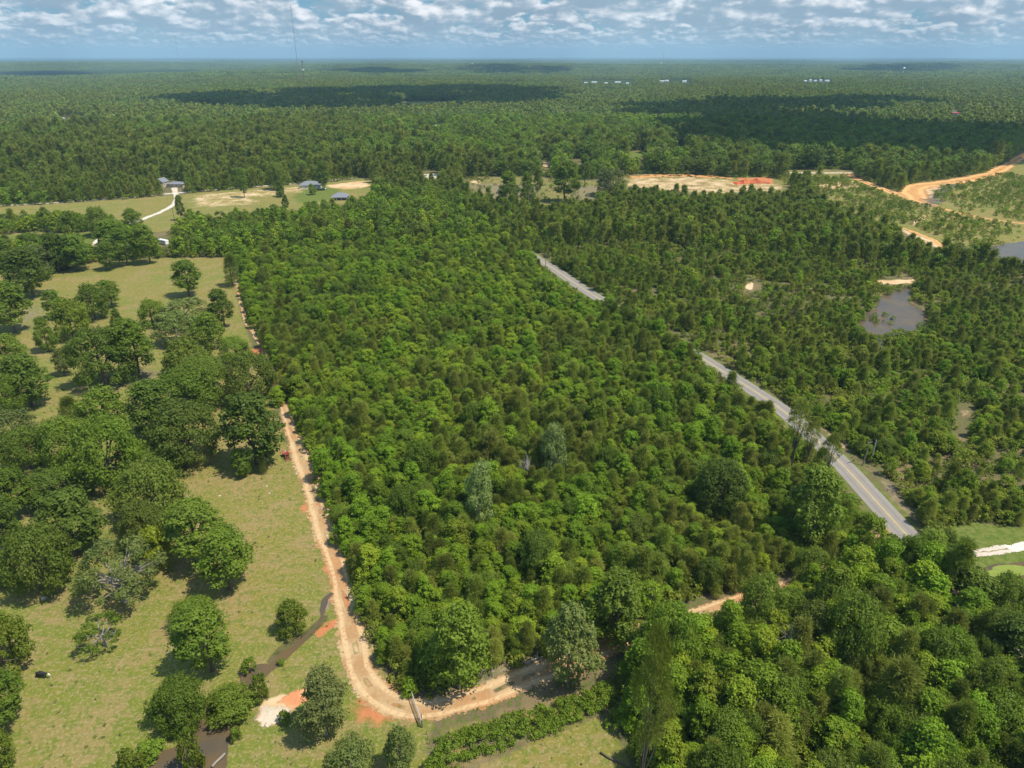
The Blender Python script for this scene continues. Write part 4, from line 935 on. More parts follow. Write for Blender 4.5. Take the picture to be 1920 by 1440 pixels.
# grass and weed tufts in the near pasture
rng = np.random.default_rng(77); C = rng.normal(0, .18, (40, 3)); C[:, 2] = np.abs(C[:, 2]) * .8 + .05
N = rng.normal(0, 1, (40, 3)); N /= np.linalg.norm(N, axis=1)[:, None]
P, k4 = cards(rng, C, N, .22); M['tuft'] = leaf('weeds', (0.12, 0.145, 0.03), (0.20, 0.19, 0.06), (0.30, 0.25, 0.12), trans=.15)
TUFT = mesh_np('tuft', P, np.arange(len(P)).reshape(-1, 4), M['tuft'], {'tone': np.repeat(rng.uniform(0, 1, 40), 4)})
X, Y = pts_ring(60, 330, 1.9); u, v, _ = PX(X, Y, 0)
k = inpoly(u, v, PASTURE) | inpoly(u, v, BOTTOM) | inpoly(u, v, LOOP) | (edge_dist(X, Y, RW, False) < 11)
k &= (vnoise(X, Y, 6, 31) > .5) & (srng.uniform(0, 1, X.shape) < .25) & (edge_dist(X, Y, TW, False) > 2.6) & (edge_dist(X, Y, RW, False) > 4.2)
for P_ in ([(262, 1450), (290, 1415), (385, 1336), (448, 1352), (430, 1440)], [(450, 1284), (470, 1250), (512, 1254), (480, 1284)]): k &= ~inpoly(u, v, P_)
X, Y = X[k], Y[k]; n = len(X); s = srng.uniform(.3, 1.1, n)
scatter('pasture_weeds', 'tufts of grass and weeds dotting the pasture', [TUFT], X, Y, np.zeros(n), np.column_stack([s, s, s]), srng.uniform(0, 6.28, n), srng.integers(0, 99, n))
# hedge along the bottom fence line
HP = W_([(812, 1432), (860, 1418), (920, 1398), (980, 1378), (1040, 1358), (1100, 1332), (1150, 1312)], .8)
rng = np.random.default_rng(8); B = []
for p in HP:
    for _ in range(7):
        wd = rng.uniform(-3.6, 3.6); B.append((p[0] + wd * .35 + rng.uniform(-.6, .6), p[1] + wd + 1.2, rng.uniform(.5, 2.0) * (1.25 - abs(wd) / 5), rng.uniform(.45, .9)))
hd = link('hedge', crown_mesh('hedge', rng, B, 42000, .26, M['bright'], 0)); tag(hd, 'long bright green hedge along the edge of the bottom clearing', 'hedge')
# ------------------------------------------------------------------ clouds over the country ahead: they throw the dark patches on the forest
m, t = new_mat('cloud_white'); bs = t.n('ShaderNodeBsdfDiffuse', {'Color': (0.85, 0.85, 0.87, 1)}); t.n('ShaderNodeOutputMaterial', {0: bs.outputs[0]})
CLOUDM = m
def cloud(poly, alt, seed):
    """cumulus whose shadow falls on the photo polygon"""
    W = np.array([G(*p) for p in poly]); sh = np.array([sd.x, sd.y]) / sd.z * alt
    rg = np.random.default_rng(seed); lo, hi = W.min(0), W.max(0); bm = bmesh.new(); tries = 0; made = 0
    want = int(np.clip((hi - lo).prod() / 9000, 24, 150))
    while made < want and tries < 6000:
        tries += 1; q = rg.uniform(lo, hi)
        if not inpoly(q[0], q[1], [tuple(a) for a in W]): continue
        r = rg.uniform(50, 110); made += 1
        ret = bmesh.ops.create_icosphere(bm, subdivisions=2, radius=1)
        for vv in ret['verts']:
            n_ = 1 + rg.uniform(-.08, .08)
            vv.co = Vector((q[0] + sh[0] + vv.co.x * r * n_, q[1] + sh[1] + vv.co.y * r * n_, alt + max(vv.co.z, -.12) * r * n_ * .8))
    me = bpy.data.meshes.new('cloud'); bm.to_mesh(me); bm.free(); me.materials.append(CLOUDM)
    me.polygons.foreach_set('use_smooth', [True] * len(me.polygons))
    o = link('cloud', me); o['kind'] = 'structure'; return o
cloud([(300, 192), (420, 186), (560, 178), (700, 172), (900, 170), (1050, 178), (1040, 196), (940, 204), (780, 208), (640, 216), (480, 212), (360, 204)], 1000, 1)
cloud([(1180, 214), (1300, 200), (1480, 194), (1640, 192), (1700, 204), (1560, 216), (1350, 226), (1220, 226)], 1000, 2)
cloud([(1240, 236), (1420, 228), (1560, 232), (1600, 250), (1520, 290), (1400, 296), (1290, 276)], 1000, 12)
cloud([(1640, 262), (1760, 252), (1800, 280), (1720, 306), (1640, 296)], 1000, 13)
cloud([(830, 135), (900, 129), (1060, 132), (1050, 138), (900, 140)], 1100, 3)
cloud([(1580, 132), (1640, 127), (1740, 127), (1800, 131), (1700, 136)], 1100, 4)
cloud([(0, 136), (100, 133), (180, 138), (80, 145)], 1100, 5)
cloud([(600, 135), (700, 131), (800, 138), (700, 142)], 1100, 6)
cloud([(1300, 124), (1500, 122), (1550, 126), (1400, 128)], 1100, 7)
# ------------------------------------------------------------------ cow
def at(px, py, z=0.0):
    g = G(px, py); return (g[0], g[1], z)
def cow():
    root = link('cow', None, loc=at(80, 1270), rz=R_(-8)); tag(root, 'black cow with a white face standing in the open pasture', 'cow')
    J = [(-.95, 0, 1.15, .28, .33), (-.5, 0, 1.12, .36, .42), (0, 0, 1.05, .38, .45), (.5, 0, 1.08, .34, .42), (.85, 0, 1.15, .24, .33), (1.15, 0, 1.22, .17, .22), (1.42, 0, 1.18, .13, .16)]
    V = [(j[0], 0, j[2]) for j in J]; E = [(i, i + 1) for i in range(len(J) - 1)]; Rr = [((j[3] + j[4]) / 2) for j in J]
    def limb(a, pts):
        nonlocal V, E, Rr
        prev = a
        for p in pts:
            V.append(p[:3]); Rr.append(p[3]); E.append((prev, len(V) - 1)); prev = len(V) - 1
    for s in (-1, 1):
        limb(3, [(.55, .20 * s, .75, .15), (.56, .22 * s, .42, .085), (.53, .22 * s, .08, .065), (.60, .22 * s, .02, .06)])
        limb(0, [(-.92, .22 * s, .82, .19), (-.80, .23 * s, .60, .13), (-1.0, .23 * s, .38, .075), (-.96, .23 * s, .06, .065), (-.90, .23 * s, .02, .06)])
    limb(0, [(-1.2, 0, 1.2, .05), (-1.26, 0, .8, .03), (-1.25, 0, .5, .05)])
    me = bpy.data.meshes.new('body'); me.from_pydata(V, E, []); o = link('body', me, root)
    sk = o.modifiers.new('skin', 'SKIN')
    for i, vv in enumerate(me.skin_vertices[0].data): vv.radius = (Rr[i], Rr[i]); vv.use_root = (i == 2)
    sb = o.modifiers.new('sub', 'SUBSURF'); sb.levels = 1; sb.render_levels = 2
    dg = bpy.context.evaluated_depsgraph_get(); me2 = bpy.data.meshes.new_from_object(o.evaluated_get(dg)); o.modifiers.clear(); o.data = me2
    me2.materials.clear(); me2.materials.append(M['hide']); me2.polygons.foreach_set('use_smooth', [True] * len(me2.polygons))
    mb = MB(); mb.lathe([(.02, 0), (.14, .03), (.17, .14), (.15, .30), (.11, .46), (.10, .55), (.03, .60)], n=12, axis='x')
    h = mb.build('head', M['whitehair'], root, smooth=True); h.location = (1.42, 0, 1.19); h.rotation_euler = (0, R_(38), 0)
    for s in (-1, 1):
        e = MB(); e.add([(0, 0, 0), (.06, .12 * s, .05), (0, .24 * s, .02), (-.05, .12 * s, -.03), (0, .12 * s, .06)], [(0, 1, 4), (1, 2, 4), (2, 3, 4), (3, 0, 4), (0, 3, 2, 1)])
        eo = e.build('ear', M['hide'], root); eo.location = (1.46, .12 * s, 1.30)
cow()
# ------------------------------------------------------------------ tractor with a front loader
def tractor():
    root = link('tractor', None, loc=at(537, 856), rz=R_(-62)); tag(root, 'old red tractor parked on the grass beside the sand track', 'tractor')
    b = MB(); b.box((.75, 0, 1.15), (1.7, .62, .62), bev=.08, taper=.92); b.box((-.25, 0, .95), (1.1, .5, .5), bev=.06); b.box((1.5, 0, .75), (.5, .4, .3)); b.build('body', M['red'], root)
    g = MB(); g.box((1.62, 0, 1.15), (.04, .5, .5)); g.build('grille', M['black'], root)
    for s in (-1, 1):
        for x, r, wd, y in ((-.55, .78, .42, .72), (1.3, .42, .26, .62)):
            tw = MB(); tw.lathe([(r * .55, -wd / 2), (r * .9, -wd / 2), (r, -wd * .3), (r, wd * .3), (r * .9, wd / 2), (r * .55, wd / 2)], n=20, axis='y')
            w_ = tw.build('wheel', M['black'], root); w_.location = (x, y * s, r)
            rm = MB(); rm.lathe([(.08, -wd * .4), (r * .54, -wd * .3), (r * .54, wd * .3), (.08, wd * .4)], n=16, axis='y'); rm.build('rim', M['cream'], w_)
        f = MB()
        for k in range(6):
            a0 = R_(20 + k * 25); a1 = R_(20 + (k + 1) * 25)
            P = [(-.55 + .9 * math.cos(a), y, .78 + .9 * math.sin(a)) for a in (a0, a1) for y in (.5 * s, .98 * s)]
            Q = [(p[0], p[1], p[2] + .05) for p in P]
            f.add(P + Q, [(0, 1, 3, 2), (4, 6, 7, 5), (0, 4, 5, 1), (2, 3, 7, 6), (0, 2, 6, 4), (1, 5, 7, 3)])
        f.build('fender', M['red'], root)
        a = MB(); a.tube([(.1, .48 * s, 1.45), (1.6, .5 * s, 1.55), (2.35, .5 * s, .55)], .07, 6); a.build('loader_arm', M['rust'], root)
    bk = MB(); bk.box((2.5, 0, .32), (.08, 1.6, .55)); bk.box((2.72, 0, .08), (.45, 1.6, .06))
    for s in (-1, 1): bk.box((2.7, .78 * s, .28), (.45, .05, .4))
    bk.build('bucket', M['rust'], root)
    st = MB(); st.box((-.6, 0, 1.35), (.45, .45, .1), bev=.05); st.box((-.82, 0, 1.6), (.08, .42, .4), bev=.02); st.build('seat', M['tan'], root)
    sw = MB(); sw.tube([(-.05, 0, 1.3), (-.22, 0, 1.75)], .03, 6)
    sw.tube([(-.24 + .08 * math.sin(a_), .2 * math.cos(a_), 1.76 + .18 * math.sin(a_) * .4) for a_ in np.linspace(0, 6.28, 13)], .02, 5); sw.build('steering_wheel', M['black'], root)
    ex = MB(); ex.tube([(1.0, .15, 1.4), (1.0, .15, 2.2)], .05, 8); ex.build('exhaust_pipe', M['rust'], root)
tractor()
# ------------------------------------------------------------------ cars
def car(px, py, rz, label, paint, sc=1.0):
    root = link('parked_car', None, loc=at(px, py, .06), rz=rz); root.scale = (sc,) * 3; tag(root, label, 'car')
    prof = [(-2.2, .45), (-2.2, .9), (-2.05, 1.0), (-1.5, 1.05), (-1.0, 1.5), (.4, 1.52), (1.0, 1.05), (2.0, .92), (2.25, .75), (2.25, .4)]
    V = []; 
    for y, k in ((-.88, 0), (.88, 0)):
        for x, z in prof: V.append((x, y * (0.80 if z > 1.2 else 1), z))
    n = len(prof); Fs = [tuple(range(n)), tuple(range(n, 2 * n))[::-1]] + [(i, n + i, n + (i + 1) % n, (i + 1) % n) for i in range(n)]
    b = MB(); b.add(V, Fs); b.build('body', paint, root)
    g = MB()
    g.add([(-1.42, -.79, 1.09), (-1.42, .79, 1.09), (-1.04, .66, 1.47), (-1.04, -.66, 1.47)], [(0, 1, 2, 3)]); g.add([(.46, -.66, 1.49), (.46, .66, 1.49), (.98, .80, 1.09), (.98, -.80, 1.09)], [(0, 1, 2, 3)])
    for s in (-1, 1): g.add([(-1.25, .86 * s, 1.08), (.85, .86 * s, 1.08), (.38, .735 * s, 1.46), (-.95, .735 * s, 1.46)], [(0, 1, 2, 3)])
    for i, p in enumerate(g.v): g.v[i] = (p[0] * 1.01, p[1] * 1.012, p[2] + .015)
    g.build('windows', M['glass'], root)
    for s in (-1, 1):
        for x in (-1.4, 1.4):
            w_ = MB(); w_.lathe([(.2, -.1), (.33, -.1), (.33, .1), (.2, .1)], n=16, axis='y'); o = w_.build('wheel', M['black'], root); o.location = (x, .82 * s, .33)
        hl = MB(); hl.box((2.24, .62 * s, .72), (.06, .35, .14)); hl.build('headlight', M['white'], root)
    return root
rv = (ROAD_W[len(ROAD_W) // 2] - ROAD_W[len(ROAD_W) // 2 - 3])
car(1226, 611, R_(128), 'dark car on the paved road beside the wood', M['carpaint'])
car(606, 355, R_(170), 'white car parked beside the larger grey-roofed house', M['white'])
car(315, 350, R_(10), 'small pale car at the house across the far road', M['steel'])
# ------------------------------------------------------------------ houses
def house(px, py, w_, d_, h_, rh, rz, name, label, wall, roof, hip=True, openings=True):
    root = link(name, None, loc=at(px, py), rz=rz); tag(root, label, 'house')
    b = MB(); b.box((0, 0, h_ / 2), (w_, d_, h_)); b.build('wall', wall, root)
    ov = .5; W2, D2 = w_ / 2 + ov, d_ / 2 + ov; rl = max(W2 - D2, .4) if hip else W2
    V = [(-W2, -D2, h_ - .1), (W2, -D2, h_ - .1), (W2, D2, h_ - .1), (-W2, D2, h_ - .1), (-W2, -D2, h_ + .12), (W2, -D2, h_ + .12), (W2, D2, h_ + .12), (-W2, D2, h_ + .12), (-rl, 0, h_ + rh), (rl, 0, h_ + rh)]
    r = MB(); r.add(V, [(3, 2, 1, 0), (0, 1, 5, 4), (1, 2, 6, 5), (2, 3, 7, 6), (3, 0, 4, 7), (4, 5, 9, 8), (6, 7, 8, 9), (5, 6, 9), (7, 4, 8)]); r.build('roof', roof, root)
    if openings:
        for x in np.linspace(-w_ / 2 + 1.6, w_ / 2 - 1.6, max(2, int(w_ / 3.4))):
            wn = MB(); wn.box((x, -d_ / 2 - .03, h_ * .55), (1.1, .08, 1.2)); f = wn.build('window', M['white'], root)
            gl = MB(); gl.box((x, -d_ / 2 - .08, h_ * .55), (.9, .04, 1.0)); gl.build('pane', M['glass'], f)
        dr = MB(); dr.box((w_ * .07, -d_ / 2 - .04, 1.05), (.95, .07, 2.1)); dr.build('door', M['wood'], root)
    return root
h1 = house(583, 352, 19, 11, 3.0, 3.2, R_(8), 'house', 'larger low house with a grey hip roof beside the far road', M['cream'], M['shingle'])
h2 = house(639, 373, 13, 9, 2.8, 2.6, R_(2), 'house', 'smaller brown house with a grey hip roof on the lawn', M['brick'], M['shingle'])
p = MB(); p.add([(-6.8, -7.2, 2.35), (6.8, -7.2, 2.35), (6.8, -5.05, 2.85), (-6.8, -5.05, 2.85), (-6.8, -7.2, 2.48), (6.8, -7.2, 2.48), (6.8, -5.05, 2.98), (-6.8, -5.05, 2.98)], [(3, 2, 1, 0), (4, 5, 6, 7), (0, 1, 5, 4), (1, 2, 6, 5), (2, 3, 7, 6), (3, 0, 4, 7)])
p.build('porch_roof', M['shingle'], h2)
for x in (-6.4, -2.2, 2.2, 6.4): q = MB(); q.box((x, -7.0, 1.17), (.16, .16, 2.34)); q.build('porch_post', M['white'], h2)
house(305, 350, 9, 8, 4.5, 3.4, R_(80), 'house', 'tall grey gabled house at the wood edge across the road', M['tan'], M['shingle'], hip=False)
house(333, 350, 15, 9, 3.0, 1.6, R_(-4), 'house', 'low tan house facing the driveway junction', M['tan'], M['shingle'])
# camper trailer
root = link('camper_trailer', None, loc=at(307, 458), rz=R_(-32)); tag(root, 'white camper trailer half hidden among the oaks', 'trailer')
b = MB(); b.box((0, 0, 1.75), (8.6, 2.5, 2.5), bev=.3); b.build('body', M['white'], root)
rr_ = MB(); rr_.box((0, 0, 3.05), (8.0, 2.1, .12), bev=.25); rr_.build('roof', M['metalroof'], root)
for x in (-2.6, 0, 2.4): g = MB(); g.box((x, -1.27, 2.0), (1.1, .05, .6)); g.build('window', M['glass'], root)
g = MB(); g.box((-1.2, -1.27, 1.5), (.7, .06, 1.9)); g.build('door', M['metalroof'], root)
for s in (-1, 1):
    for x in (-.5, .5): g = MB(); g.lathe([(.15, -.1), (.36, -.1), (.36, .1), (.15, .1)], n=14, axis='y'); o = g.build('wheel', M['black'], root); o.location = (x, 1.1 * s, .36)
g = MB(); g.tube([(4.2, .6, .55), (5.6, 0, .5), (4.2, -.6, .55)], .06, 5); g.build('hitch', M['steel'], root)
# ------------------------------------------------------------------ far buildings
def shed(px, py, w_, d_, h_, label, wall='white', roof='metalroof', rz=0.0, name='metal_building'):
    return house(px, py, w_, d_, h_, max(.6, d_ * .14), rz, name, label, M[wall], M[roof], hip=False, openings=False)
shed(79, 280, 26, 12, 4.5, 'long white-roofed shed alone in the woods beyond the long field', rz=R_(-12))
shed(30, 286, 12, 7, 3.5, 'small white roof in the woods near the long white-roofed shed')
shed(113, 226, 14, 10, 4, 'short end of a pale farm building pair in the far woods')
shed(150, 226, 34, 12, 4.5, 'long pale farm building in the far woods')
shed(820, 243, 20, 12, 6, 'square white building in a grassy gap of the far woods')
shed(1270, 289, 12, 8, 4.5, 'white-roofed house in trees beyond the cleared ground')
shed(1791, 217, 17, 10, 5, 'red and blue building in the far woods', 'blue', 'red')
shed(727, 229, 12, 8, 4, 'small pale roof in the woods beyond the larger grey-roofed house')
for (px, py, ww, lab) in [(1098, 157, 14, 'low'), (1114, 156, 24, 'long low'), (1136, 158, 13, 'cream'), (1158, 156, 26, 'wide'), (1176, 158, 12, 'small')]:
    shed(px, py, ww, 12, 5, lab + ' white building of the distant hamlet, among five in a line', rz=R_(px % 20 - 10))
for (px, py, ww, lab) in [(1241, 155, 22, 'first'), (1250, 154, 16, 'second'), (1283, 155, 18, 'third')]:
    shed(px, py, ww, 14, 7, lab + ' of the three pale roofs just past the distant hamlet')
for (px, py, ww, lab) in [(1509, 154, 12, 'first'), (1519, 153, 12, 'second'), (1528, 154, 12, 'third'), (1538, 153, 12, 'fourth'), (1550, 154, 20, 'widest and last')]:
    shed(px, py, ww, 14, 7, lab + ' white roof in the row of five in the distant woods')
# ------------------------------------------------------------------ masts and water towers
def mast(px, py, height, w_, label, guys=True, platform=None):
    g = G(px, py); root = link('radio_mast', None, loc=(g[0], g[1], 0)); tag(root, label, 'radio mast')
    for k in range(0, 8):
        z0, z1 = height * k / 8, height * (k + 1) / 8; b = MB()
        for a in (90, 210, 330): b.tube([(w_ * math.cos(R_(a)), w_ * math.sin(R_(a)), z0), (w_ * math.cos(R_(a)), w_ * math.sin(R_(a)), z1)], w_ * .16, 4)
        nb = int((z1 - z0) / (w_ * 3)) + 1
        for i in range(nb):
            za, zb_ = z0 + (z1 - z0) * i / nb, z0 + (z1 - z0) * (i + 1) / nb
            for a in (90, 210, 330): b.tube([(w_ * math.cos(R_(a)), w_ * math.sin(R_(a)), za), (w_ * math.cos(R_(a + 120)), w_ * math.sin(R_(a + 120)), zb_)], w_ * .10, 3)
        b.build('mast_section', M['redpaint_mast'] if k % 2 else M['darksteel'], root)
    if guys:
        for a in (30, 150, 270):
            for f in (.35, .65, .95):
                b = MB(); b.tube([(0, 0, height * f), (height * .45 * math.cos(R_(a)), height * .45 * math.sin(R_(a)), 0)], .07, 3); b.build('guy_wire', M['darksteel'], root)
    if platform:
        b = MB(); b.lathe([(w_ * 2.8, 0), (w_ * 3, .6), (w_ * 3, 2.4), (w_ * 2.8, 3)], c=(0, 0, platform), n=10); b.build('antenna_platform', M['white'], root)
        b = MB(); b.lathe([(w_ * 1.6, 0), (w_ * 1.8, 1), (w_ * 1.6, 4)], c=(0, 0, height - 4), n=10); b.build('top_antenna', M['darksteel'], root)
mast(560, 140, 400, 1.5, 'tallest dark guyed radio mast rising into the clouds')
mast(572, 166, 95, 1.6, 'shorter radio mast with a pale antenna ring near its top', platform=62)
mast(338, 124, 330, 1.6, 'faint tall guyed mast over the empty forest, far from the others')
mast(913, 118, 400, 1.5, 'faint thin guyed mast near the distant white water tower')
mast(1243, 122, 190, 1.7, 'faint short mast beyond the distant hamlet', guys=False)
def water_tower(px, d, zt, label):
    az_ = (px - CX) / F; x, y = az_ * d * CP, d; root = link('water_tower', None, loc=(x * 1.0, y, 0)); tag(root, label, 'water tower')
    b = MB(); b.lathe([(2.4, 0), (1.3, 3), (1.2, zt - 8), (2.6, zt - 5)], n=14); b.build('column', M['white'], root, smooth=True)
    b = MB(); R0 = 7.5; b.lathe([(max(.2, R0 * math.cos(a)), zt + R0 * .75 * math.sin(a)) for a in np.linspace(-1.5, 1.5, 12)], n=20); b.build('tank', M['white'], root, smooth=True)
water_tower(885, 7600, 42, 'white water tower standing by the thin guyed mast')
water_tower(1241, 8200, 42, 'white water tower standing by the short mast')
water_tower(1700, 4600, 44, 'white water tower beyond the haul road, closest of the water towers')
# ------------------------------------------------------------------ poles, wires
def pole(px, py, h_, label, mat='wood', arm=True, rz=0.0, lean=0.0):
    root = link('utility_pole', None, loc=at(px, py), rz=rz); root.rotation_euler = (0, lean, rz); tag(root, label, 'utility pole', None)
    b = MB(); b.tube([(0, 0, -.2), (0, 0, h_ * .5), (0, 0, h_)], [.19, .16, .12], 8); b.build('pole', M[mat], root)
    if arm:
        b = MB(); b.box((0, 0, h_ - .9), (2.3, .14, .16)); b.build('crossarm', M[mat], root)
        for x in (-1.0, 0, 1.0): b = MB(); b.lathe([(.05, 0), (.09, .08), (.05, .22)], c=(x, 0, h_ - .82 if x else h_), n=8); b.build('insulator', M['steel'], root)
    return root
pole(1167, 1224, 5.2, 'short weathered pole with a crossarm beside the bare sand stretch', rz=R_(20))
pole(1617, 873, 8.5, 'brown leaning utility pole on the verge of the paved road', lean=R_(7), rz=R_(30))
pole(1633, 866, 7.5, 'slim pale pole beside the brown leaning one', 'greywood', arm=False)
pole(1023, 504, 9, 'utility pole on the wood side of the paved road', rz=R_(30))
pole(309, 369, 10.5, 'utility pole beside the far road at the driveway junction', 'greywood')
pole(327, 412, 9, 'utility pole on the grass below the driveway bend')
pole(540, 346, 9, 'pale pole near the larger grey-roofed house', 'greywood', arm=False)
pole(45, 385, 9, 'utility pole at the empty end of the far road')
pole(140, 378, 9, 'utility pole along the long field')
W1 = [(45, 385), (140, 378), (309, 369)]
for i in range(2):
    a, b_ = at(*W1[i]), at(*W1[i + 1])
    mb = MB(); P = [(a[0] + (b_[0] - a[0]) * t_, a[1] + (b_[1] - a[1]) * t_, 8.6 - 1.6 * 4 * t_ * (1 - t_)) for t_ in np.linspace(0, 1, 9)]; mb.tube(P, .04, 3)
    tag(mb.build('power_line', M['darksteel']), ['sagging wire over the empty end of the far road', 'sagging wire along the long field by the driveway'][i], 'power line')
# ------------------------------------------------------------------ small things near the camera
def timber_gate():
    root = link('farm_gate', None, loc=at(792, 1364)); tag(root, 'open tubular farm gate hanging between old posts at the track corner', 'gate')
    A = Vector(at(771, 1303)) - Vector(at(792, 1364)); A.z = 0; L = A.length; d = A.normalized(); root.rotation_euler = (0, 0, math.atan2(d.y, d.x))
    for x in (0, L): b = MB(); b.tube([(x, 0, -.2), (x, 0, 1.9)], [.16, .13], 8); b.build('gate_post', M['wood'], root)
    b = MB()
    for z in (.35, .65, .95, 1.3): b.tube([(.3, 0, z), (L - .2, 0, z)], .035, 5)
    for x in (.3, L * .35, L * .65, L - .2): b.tube([(x, 0, .35), (x, 0, 1.3)], .035, 5)
    b.build('gate_panel', M['steel'], root)
    b = MB(); b.tube([(.2, .05, 1.5), (L * .5, .1, 1.62), (L + .3, .05, 1.75)], [.12, .1, .07], 7); b.build('top_rail', M['greywood'], root)
timber_gate()
b = MB(); b.tube([(0, 0, -.2), (.05, 0, 1.6)], [.12, .1], 8); o = b.build('fence_post', M['wood']); o.location = at(790, 1350); tag(o, 'short upright post beside the farm gate', 'fence post')
for i in range(9):
    q = np.array(at(800, 1378)) * (1 - i / 8) + np.array(at(824, 1452)) * (i / 8)
    b = MB(); b.tube([(0, 0, -.2), (.03 * (-1) ** i, 0, 1.25)], [.07, .05], 6); o = b.build('fence_post', M['wood']); o.location = q
    tag(o, 'thin wooden post of the wire fence running down from the farm gate', 'fence post', 'wire fence posts below the farm gate')
# white metal frame in the brush
root = link('metal_stand', None, loc=at(1037, 1196), rz=R_(14)); tag(root, 'rectangular white metal frame lying on brush at the wood edge', 'frame')
b = MB()
for y in (-.55, .55): b.box((0, y, 1.0), (2.3, .12, .12))
for x in (-1.09, 0.25, 1.09): b.box((x, 0, 1.0), (.12, .98, .11))
b.build('top_frame', M['white'], root)
for x in (-1.09, 1.09):
    for y in (-.55, .55): b = MB(); b.tube([(x, y, 0), (x, y, .94)], .05, 6); b.build('leg', M['white'], root)
b = MB(); b.box((1.7, .05, .4), (.9, .8, .3), bev=.1); o = b.build('scrap_sheet', M['rust']); o.location = at(1048, 1200); tag(o, 'rusty pink scrap sheet beside the white metal frame', 'scrap metal')
# logs, and one dark tube standing in for a trunk shadow
def log(a, b_, r0, r1, label, mat='pale_bark', nm='log', z=.15, branches=0, seed=0):
    rg = np.random.default_rng(seed); A, B_ = Vector(at(*a)), Vector(at(*b_)); m_ = MB()
    pts = [A.lerp(B_, t_) + Vector((rg.uniform(-.12, .12), rg.uniform(-.12, .12), z + r0)) for t_ in (0, .35, .7, 1)]
    m_.tube(pts, [r0, r0 * .9, (r0 + r1) / 2, r1], 9)
    for k in range(branches):
        s = pts[1].lerp(pts[3], rg.uniform(0, 1)); m_.tube([s, s + Vector((rg.uniform(-1, 1), rg.uniform(-1, 1), rg.uniform(.2, 1))) * 1.3], [r1 * .8, .02], 4)
    o = m_.build(nm, M[mat], smooth=True); tag(o, label, 'log'); return o
log((427, 1350), (440, 1360), .12, .1, 'small pale log lying at the top rim of the brown pond')
log((398, 1440), (422, 1416), .24, .2, 'thick pale log on the bank of the brown pond')
log((476, 1353), (487, 1336), .1, .08, 'thin white log beside the white sand patch')
log((1125, 1412), (1178, 1442), .16, .12, 'straight dark strip shaped as the tall pine trunk shadow in the bottom clearing', 'bark')  # no real log: dark tube modelled as the cast shadow of the pine trunk
log((985, 1245), (1018, 1232), .15, .1, 'weathered log on the cleared bank above the sand track', 'greywood', branches=2, seed=3)
log((1012, 1226), (985, 1215), .12, .08, 'brown log near the shading grey-green tree', 'wood', branches=2, seed=4)
log((137, 633), (165, 630), .22, .1, 'fallen pale limb on the upper pasture', branches=5, seed=6)
log((870, 1247), (898, 1240), .1, .07, 'grey stick lying on the cleared bank', 'greywood', branches=3, seed=8)
# brush piles of dead grey branches
def brush(px, py, w_, n, label, seed, mat='pale_bark'):
    rg = np.random.default_rng(seed); m_ = MB()
    for k in range(n):
        c_ = Vector((rg.normal(0, w_ * .4), rg.normal(0, w_ * .25), rg.uniform(.1, .9))); d = Vector((rg.uniform(-1, 1), rg.uniform(-.6, .6), rg.uniform(-.1, .55))).normalized() * rg.uniform(.8, 2.4)
        m_.tube([c_ - d * .5, c_ + Vector(rg.normal(0, .1, 3)), c_ + d * .5], [.06, .045, .02], 4)
    o = m_.build('brush_pile', M[mat]); o.location = at(px, py); tag(o, label, 'brush pile'); return o
brush(1222, 1128, 4, 110, 'tangle of dead grey branches at the wood edge by the round oak', 1)
brush(905, 1258, 4, 70, 'scattered grey sticks on the cleared bank of the track corner', 2)
brush(780, 1292, 2.2, 60, 'small heap of twigs behind the farm gate', 3, 'wood')
brush(1000, 1212, 4, 70, 'brown heap of cut branches near the white metal frame', 4, 'wood')
brush(1680, 920, 4, 60, 'pale slash heap on the far verge of the paved road', 5)
brush(1595, 838, 3, 40, 'thin line of pale slash near the brown leaning pole', 6)
brush(1410, 344, 14, 90, 'dark slash heap beside the red clay bank', 7, 'wood')
brush(1300, 350, 16, 70, 'long heap of slash on the sandy end of the clearing', 8, 'wood')
# cut timber laid out beside the haul road: countless pale sticks
rg = np.random.default_rng(9); m_ = MB()
for k in range(170):
    f = rg.uniform(0, 1); q = at(1778 - 40 * f + rg.uniform(-12, 12) + 4 * math.sin(f * 9), 345 + 43 * f)
    a = rg.uniform(-.6, .5) ; L = rg.uniform(2, 8); m_.tube([(q[0] - L * math.cos(a), q[1] - L * math.sin(a), .25), (q[0] + L * math.cos(a), q[1] + L * math.sin(a), .3)], .10, 4)
tag(m_.build('slash_debris', M['pale_bark']), 'strewn grey cut branches along the bend of the haul road', kind='stuff')
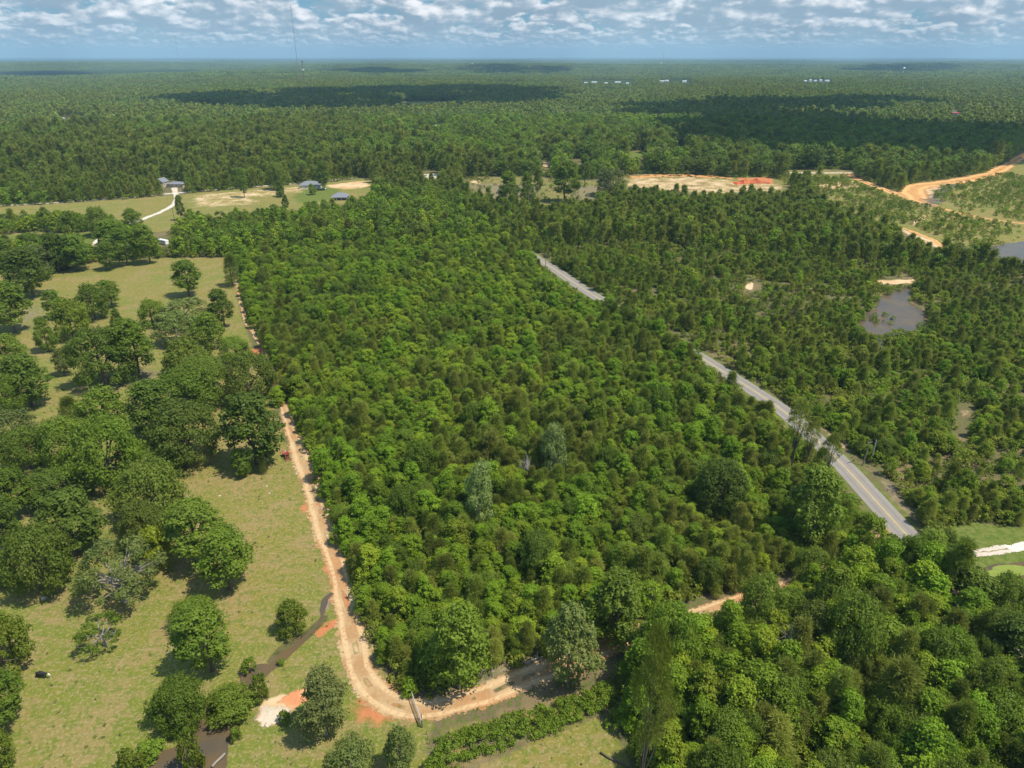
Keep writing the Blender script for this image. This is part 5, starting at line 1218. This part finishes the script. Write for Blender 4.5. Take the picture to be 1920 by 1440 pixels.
# bank of red clay: real cut face
def bank(pts, h_, mat, label):
    rg = np.random.default_rng(4); P = W_(pts, 1.5); n = len(P); V = []; Fs = []
    for i, p_ in enumerate(P):
        e = math.sin(math.pi * i / (n - 1)) ** .7; hh = h_ * e * (.75 + .25 * math.sin(i * .9) + rg.uniform(-.2, .2))
        V += [(p_[0], p_[1] - 2 - rg.uniform(0, 1), -.1), (p_[0], p_[1] - 1, hh * .55), (p_[0], p_[1] + .4 + rg.uniform(-.3, .3), hh), (p_[0], p_[1] + 5, hh * .9), (p_[0], p_[1] + 16, -.1)]
    for i in range(n - 1):
        for j in range(4): Fs.append((i * 5 + j, (i + 1) * 5 + j, (i + 1) * 5 + j + 1, i * 5 + j + 1))
    m_ = MB(); m_.add(V, Fs); o = m_.build('clay_bank', mat); o['kind'] = 'structure'; return o
bank([(1378, 346), (1400, 344), (1425, 343), (1448, 345)], 3.6, M['clay'], '')
bank([(1180, 334), (1230, 331), (1290, 331), (1340, 333), (1376, 336)], 1.4, M['orange'], '')
# stones
rg = np.random.default_rng(15)
for (px, py, s) in [(505, 925, .3), (412, 930, .35), (500, 912, .3), (556, 888, .35), (885, 1266, .4), (956, 1363, .45), (965, 1360, .35), (83, 1122, .7)]:
    bmm = bmesh.new(); bmesh.ops.create_icosphere(bmm, subdivisions=2, radius=s)
    for vv in bmm.verts: vv.co = vv.co * rg.uniform(.75, 1.15); vv.co.z *= .55
    me = bpy.data.meshes.new('stone'); bmm.to_mesh(me); bmm.free(); me.materials.append(M['tan'])
    o = link('stone', me, loc=at(px, py, s * .2)); tag(o, 'pale stone lying loose on open ground', 'stone', 'pale stones on open ground')
# bare white sand lumps by the red clay patch
sheet('sand_patch', [(480, 1350), (492, 1322), (520, 1322), (545, 1328), (540, 1345), (512, 1364), (490, 1362)], dirt('white_sand', (0.42, 0.34, 0.24), (0.54, 0.46, 0.35), (0.55, 0.42, 0.28), False), .03, .5, .6)
sheet('sand_patch', [(520, 1318), (545, 1298), (575, 1286), (586, 1292), (572, 1320), (545, 1330)], dirt('orange_clay_sand', (0.52, 0.22, 0.10), (0.62, 0.32, 0.16), (0.55, 0.25, 0.12), False), .026, .4, .6)
# ------------------------------------------------------------------ air
if HAZE:
    b = MB(); b.box((0, 26500, 229), (90000, 64000, 462)); hz = b.build('haze', None) if False else None
    me = bpy.data.meshes.new('haze'); me.from_pydata(b.v, [], b.f)
    m = bpy.data.materials.new('haze_air'); m.use_nodes = True; t = NT(m.node_tree)
    pv = t.n('ShaderNodeVolumePrincipled', {'Color': (0.46, 0.74, 0.93, 1), 'Density': HAZE, 'Anisotropy': 0.0}); t.n('ShaderNodeOutputMaterial', {1: pv.outputs[0]})
    me.materials.append(m); hz = link('haze', me); tag(hz, 'thin blue air over the distant forest', kind='stuff')
